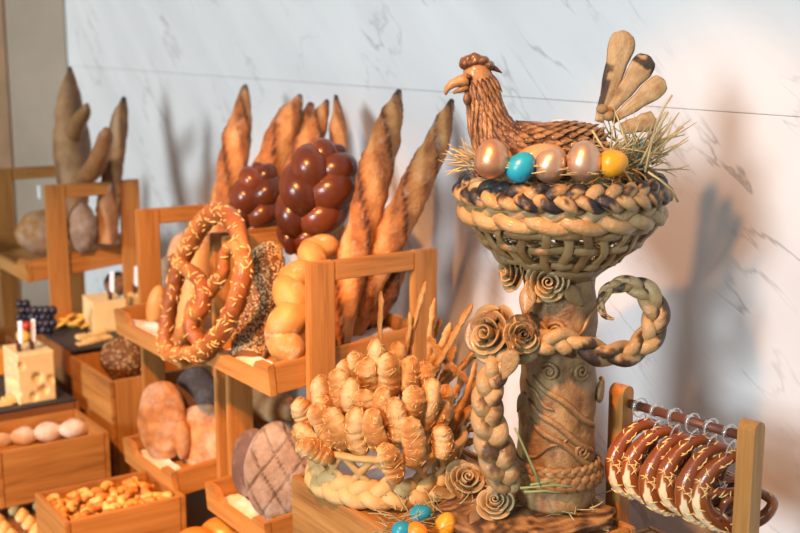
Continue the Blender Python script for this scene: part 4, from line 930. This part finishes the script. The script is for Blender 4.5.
gr = [(383, 372, 380, 291, .02, .8), (406, 372, 409, 311, .04, .85), (404, 385, 424, 281, .05, .95), (425, 395, 435, 298, .05, 1.05), (418, 392, 451, 322, .03, 1.35), (413, 398, 474, 304, .0, 1.0), (462, 378, 428, 337, .015, 1.05), (432, 400, 474, 350, .06, .95), (450, 436, 477, 362, -.02, .9),
      (430, 398, 487, 343, .08, 1.1), (440, 425, 480, 378, .07, 1.1), (452, 440, 490, 395, .06, 1.2), (436, 430, 466, 372, .03, 1.1), (428, 402, 457, 346, .09, 1.2), (418, 385, 441, 318, .07, 1.1), (450, 446, 482, 418, .03, 1.15), (445, 430, 500, 372, .09, 1.1), (434, 440, 455, 392, .0, 1.2), (447, 450, 470, 405, .01, 1.2), (420, 400, 445, 352, .02, 1.2), (455, 452, 494, 428, .05, 1.1)]
gr.sort(key=lambda q: q[2]); used = set()
for i, (bu, bv, tu, tv, dd, s_) in enumerate(gr):
    base = atd(lerp(bu, tu, -.25), lerp(bv, tv, -.25), DC + dd - .01); tip = atd(tu, tv, DC + dd + .01)
    lab = 'long thin cheese stick at the back of the lattice basket, tip %s from the left' % (ordn(i) if i < 14 else ordn(i) if i < 14 else ('fifteenth', 'sixteenth', 'seventeenth', 'eighteenth', 'nineteenth', 'twentieth', 'last')[i - 14])
    place(gp[i % 3], base, tip, s_, lab, 'bread stick', 'thin cheese sticks', used)

# ------------------------------------------------------------------ stand of hanging pretzels
pa = V((-1.276, 1.262, 0)); pb = V((-1.052, 1.288, 0)); zt = 1.062; dirx = (pb - pa).normalized(); diry = V((-dirx.y, dirx.x, 0))
RM = Matrix((dirx, diry, ZU)).transposed().to_4x4(); RM.translation = pa; LR = (pb - pa).length
stand = empty('pretzel_stand', V((pa.x, pa.y, .8005))); tag(stand, 'small wooden stand with a dark rod carrying brown pretzels', 'pretzel stand')
for xx in (0, LR):
    mb = MB(); hw, ht = .0125, .0135; prof = [V((xx - ht, -hw, .8005)), V((xx - ht, hw, .8005)), V((xx - ht, hw, zt + .004))] + [V((xx - ht, hw - .012 + .012 * cos(a), zt + .004 + .012 * sin(a))) for a in (.4, .8, 1.2, pi / 2)] + [V((xx - ht, -hw + .012 - .012 * sin(a), zt + .004 + .012 * cos(a))) for a in (0, .4, .8, 1.2)] + [V((xx - ht, -hw, zt + .004))]
    mb.prism(prof, (2 * ht, 0, 0), RM); mb.build('post', WD[2], stand, False)
MB().tube([RM @ V((.0165, 0, zt - .010)), RM @ V((LR - .0165, 0, zt - .010))], .0068, n=16).build('rod', ROD, stand)
woodb = MB().box((-.03, -.04, .8005), (LR + .03, .04, .812), .002, RM); woodb.build('foot_board', WD[0], stand, False)
STEEL = plain('silver_band', (.72, .72, .74), .25, metal=.9, var=.03)
pk = [(-.22, -.40, .11, .050), (-.15, -.22, .10, .052), (-.05, -.02, .06, .056), (.03, .10, .0, .056), (.17, .30, -.02, .060), (.36, .40, 0, .070), (.50, .22, 0, .082), (.49, -.06, 0, .098), (.36, -.33, 0, .118), (.14, -.47, 0, .135)]
full = pk + [(0, -.495, 0, .138)] + [(-x, z, -d if 0 < i0 < 4 else d, r_) for i0, (x, z, d, r_) in list(enumerate(pk))[::-1]]
def pretzel_proto(seed):
    S = cr(full, 6); H = .103; k = len(S); mb = MB()
    pts = [V((d * H, x * H, z * H)) for (x, z, d, r_) in S]; rr = [r_ * H * 1.08 for (_, _, _, r_) in S]
    cen = V((0, 0, 0))
    def tone(t, a):
        belly = ssm(.34, .40, t) * (1 - ssm(.56, .62, t)); a2 = (a + .75 + pi) % (2 * pi) - pi     # split along the outer flank of the belly
        w = 1.05 * sin(pi * max(0, min(1, (t - .36) / .24))) ** .7 if .36 < t < .60 else 0
        return .40 + .1 * sin(20 * t + seed) + (.75 if abs(a2) < w * .42 else .22 if abs(a2) < w * .50 else 0) * belly
    fc = [V((1, 0, 0))] * k
    mb.tube(pts, rr, face=fc, n=24, tone=tone, nz=.04, nf=40)
    o = mb.build('pretzel', PRETZ, origin=(0, 0, 0)); shreds(o, o, 60, PRETZELCH, random.Random(seed), .013, .0011, V((1, 0, .2)))
    return o
hooks = []
names6 = ['farthest from the camera beside the left post', 'second from the left post', 'third from the left post', 'third from the right post', 'second from the right post', 'nearest the right post']
pp = pretzel_proto(3)
for i in range(6):
    xx = .030 + (LR - .068) * i / 5; t = empty('hanging_ring', RM @ V((xx, 0, zt - .0035))); tag(t, 'clear ring on the dark rod, ' + names6[i], 'ring', 'clear hanging rings')
    c = RM @ V((xx, 0, zt - .010))
    MB().tube([c - dirx * .0035, c + dirx * .0035], .0086, n=20).build('silver_band', STEEL, t)
    mb = MB(); R1 = .0140
    mb.tube([RM @ V((xx + .006 + .002 * sin(a), sin(a) * R1, zt - .012 + cos(a) * R1)) for a in [2 * pi * q / 28 for q in range(28)]], .0012, n=8, closed=True)
    mb.tube([RM @ V((xx + .008 + cos(a) * .004, sin(a) * .010, zt - .033 + cos(a) * .013)) for a in [2 * pi * q / 24 for q in range(24)]], .0012, n=8, closed=True); mb.build('clear_loops', CLEAR, t)
    o = pp if i == 0 else pp.copy()
    if i:
        COL.objects.link(o)
        for ch in pp.children:
            c_ = ch.copy(); COL.objects.link(c_); c_.parent = o
    jit = (.05, -.1, .08, -.05, .1, -.16)[i]
    o.location = RM @ V((xx + .010, .011 + .004 * (i % 2), zt - .094 - .003 * (i % 3)))
    o.rotation_euler = (Matrix.Rotation(atan2(dirx.y, dirx.x) - .42 + jit, 4, 'Z') @ Matrix.Rotation(-.98 + jit, 4, 'X') @ Matrix.Rotation(.10, 4, 'Y')).to_euler()
    tag(o, 'brown hanging pretzel with pale split, ' + names6[i], 'pretzel', 'hanging brown pretzels')

# ------------------------------------------------------------------ light: warm ceiling spots over the buffet, cool daylight hall
def spot(name, loc, target, power, col, size=60, rad=.05, blend=.6):
    l = bpy.data.lights.new(name, 'SPOT'); l.energy = power; l.color = col; l.spot_size = radians(size); l.spot_blend = blend; l.shadow_soft_size = rad
    o = bpy.data.objects.new(name, l); COL.objects.link(o); o.location = loc
    o.rotation_euler = (V(target) - V(loc)).to_track_quat('-Z', 'Y').to_euler()
    return o
WARM = (1.0, .41, .12)
spot('ceiling_spot', (-.75, -.15, 2.75), (-1.72, 1.05, .72), 240, WARM, 34)
spot('ceiling_spot', (-1.05, -.55, 2.85), (-2.50, 1.02, .86), 470, WARM, 32)
spot('ceiling_spot', (-.85, .0, 2.6), (-1.42, 1.55, 1.10), 95, WARM, 26)
sl = bpy.data.lights.new('window_daylight', 'SUN'); sl.energy = 2.5; sl.color = (.86, .96, 1.0); sl.angle = radians(14)
so = bpy.data.objects.new('window_daylight', sl); COL.objects.link(so); so.location = (-2, -3, 3)
so.rotation_euler = V((-.26, .95, -.24)).to_track_quat('-Z', 'Y').to_euler()
w = bpy.data.worlds.new('hall_daylight'); SC.world = w; w.use_nodes = True
nt = w.node_tree; bg = nt.nodes['Background']; L = nt.links.new
tc = nt.nodes.new('ShaderNodeTexCoord')
# a bright row of garden windows high on one side of the hall, a dimmer room with garden glimpses elsewhere
dp = N(nt, 'ShaderNodeVectorMath', operation='DOT_PRODUCT'); L(tc.outputs['Generated'], dp.inputs[0]); dp.inputs[1].default_value = V((-.85, -.50, .05)).normalized()
win = ramp(nt, [(.80, (0, 0, 0)), (.98, (.22, .22, .22))]); L(dp.outputs['Value'], win.inputs['Fac'])
nz = N(nt, 'ShaderNodeTexNoise', Scale=6.0, Detail=4.0, Roughness=.6); L(tc.outputs['Generated'], nz.inputs['Vector'])
r = ramp(nt, [(.38, (.16, .175, .155)), (.52, (.27, .275, .28)), (.66, (.70, .75, .74))]); L(nz.outputs['Fac'], r.inputs['Fac'])
mx = N(nt, 'ShaderNodeMix', data_type='RGBA'); L(win.outputs['Color'], mx.inputs[0]); L(r.outputs['Color'], mx.inputs[6]); mx.inputs[7].default_value = (1.8, 2.2, 2.2, 1)
L(mx.outputs[2], bg.inputs['Color']); bg.inputs['Strength'].default_value = 1.0
vs = SC.view_settings; vs.view_transform = 'Standard'; vs.look = 'None'; vs.exposure = .12; vs.gamma = 1; vs.use_curve_mapping = False
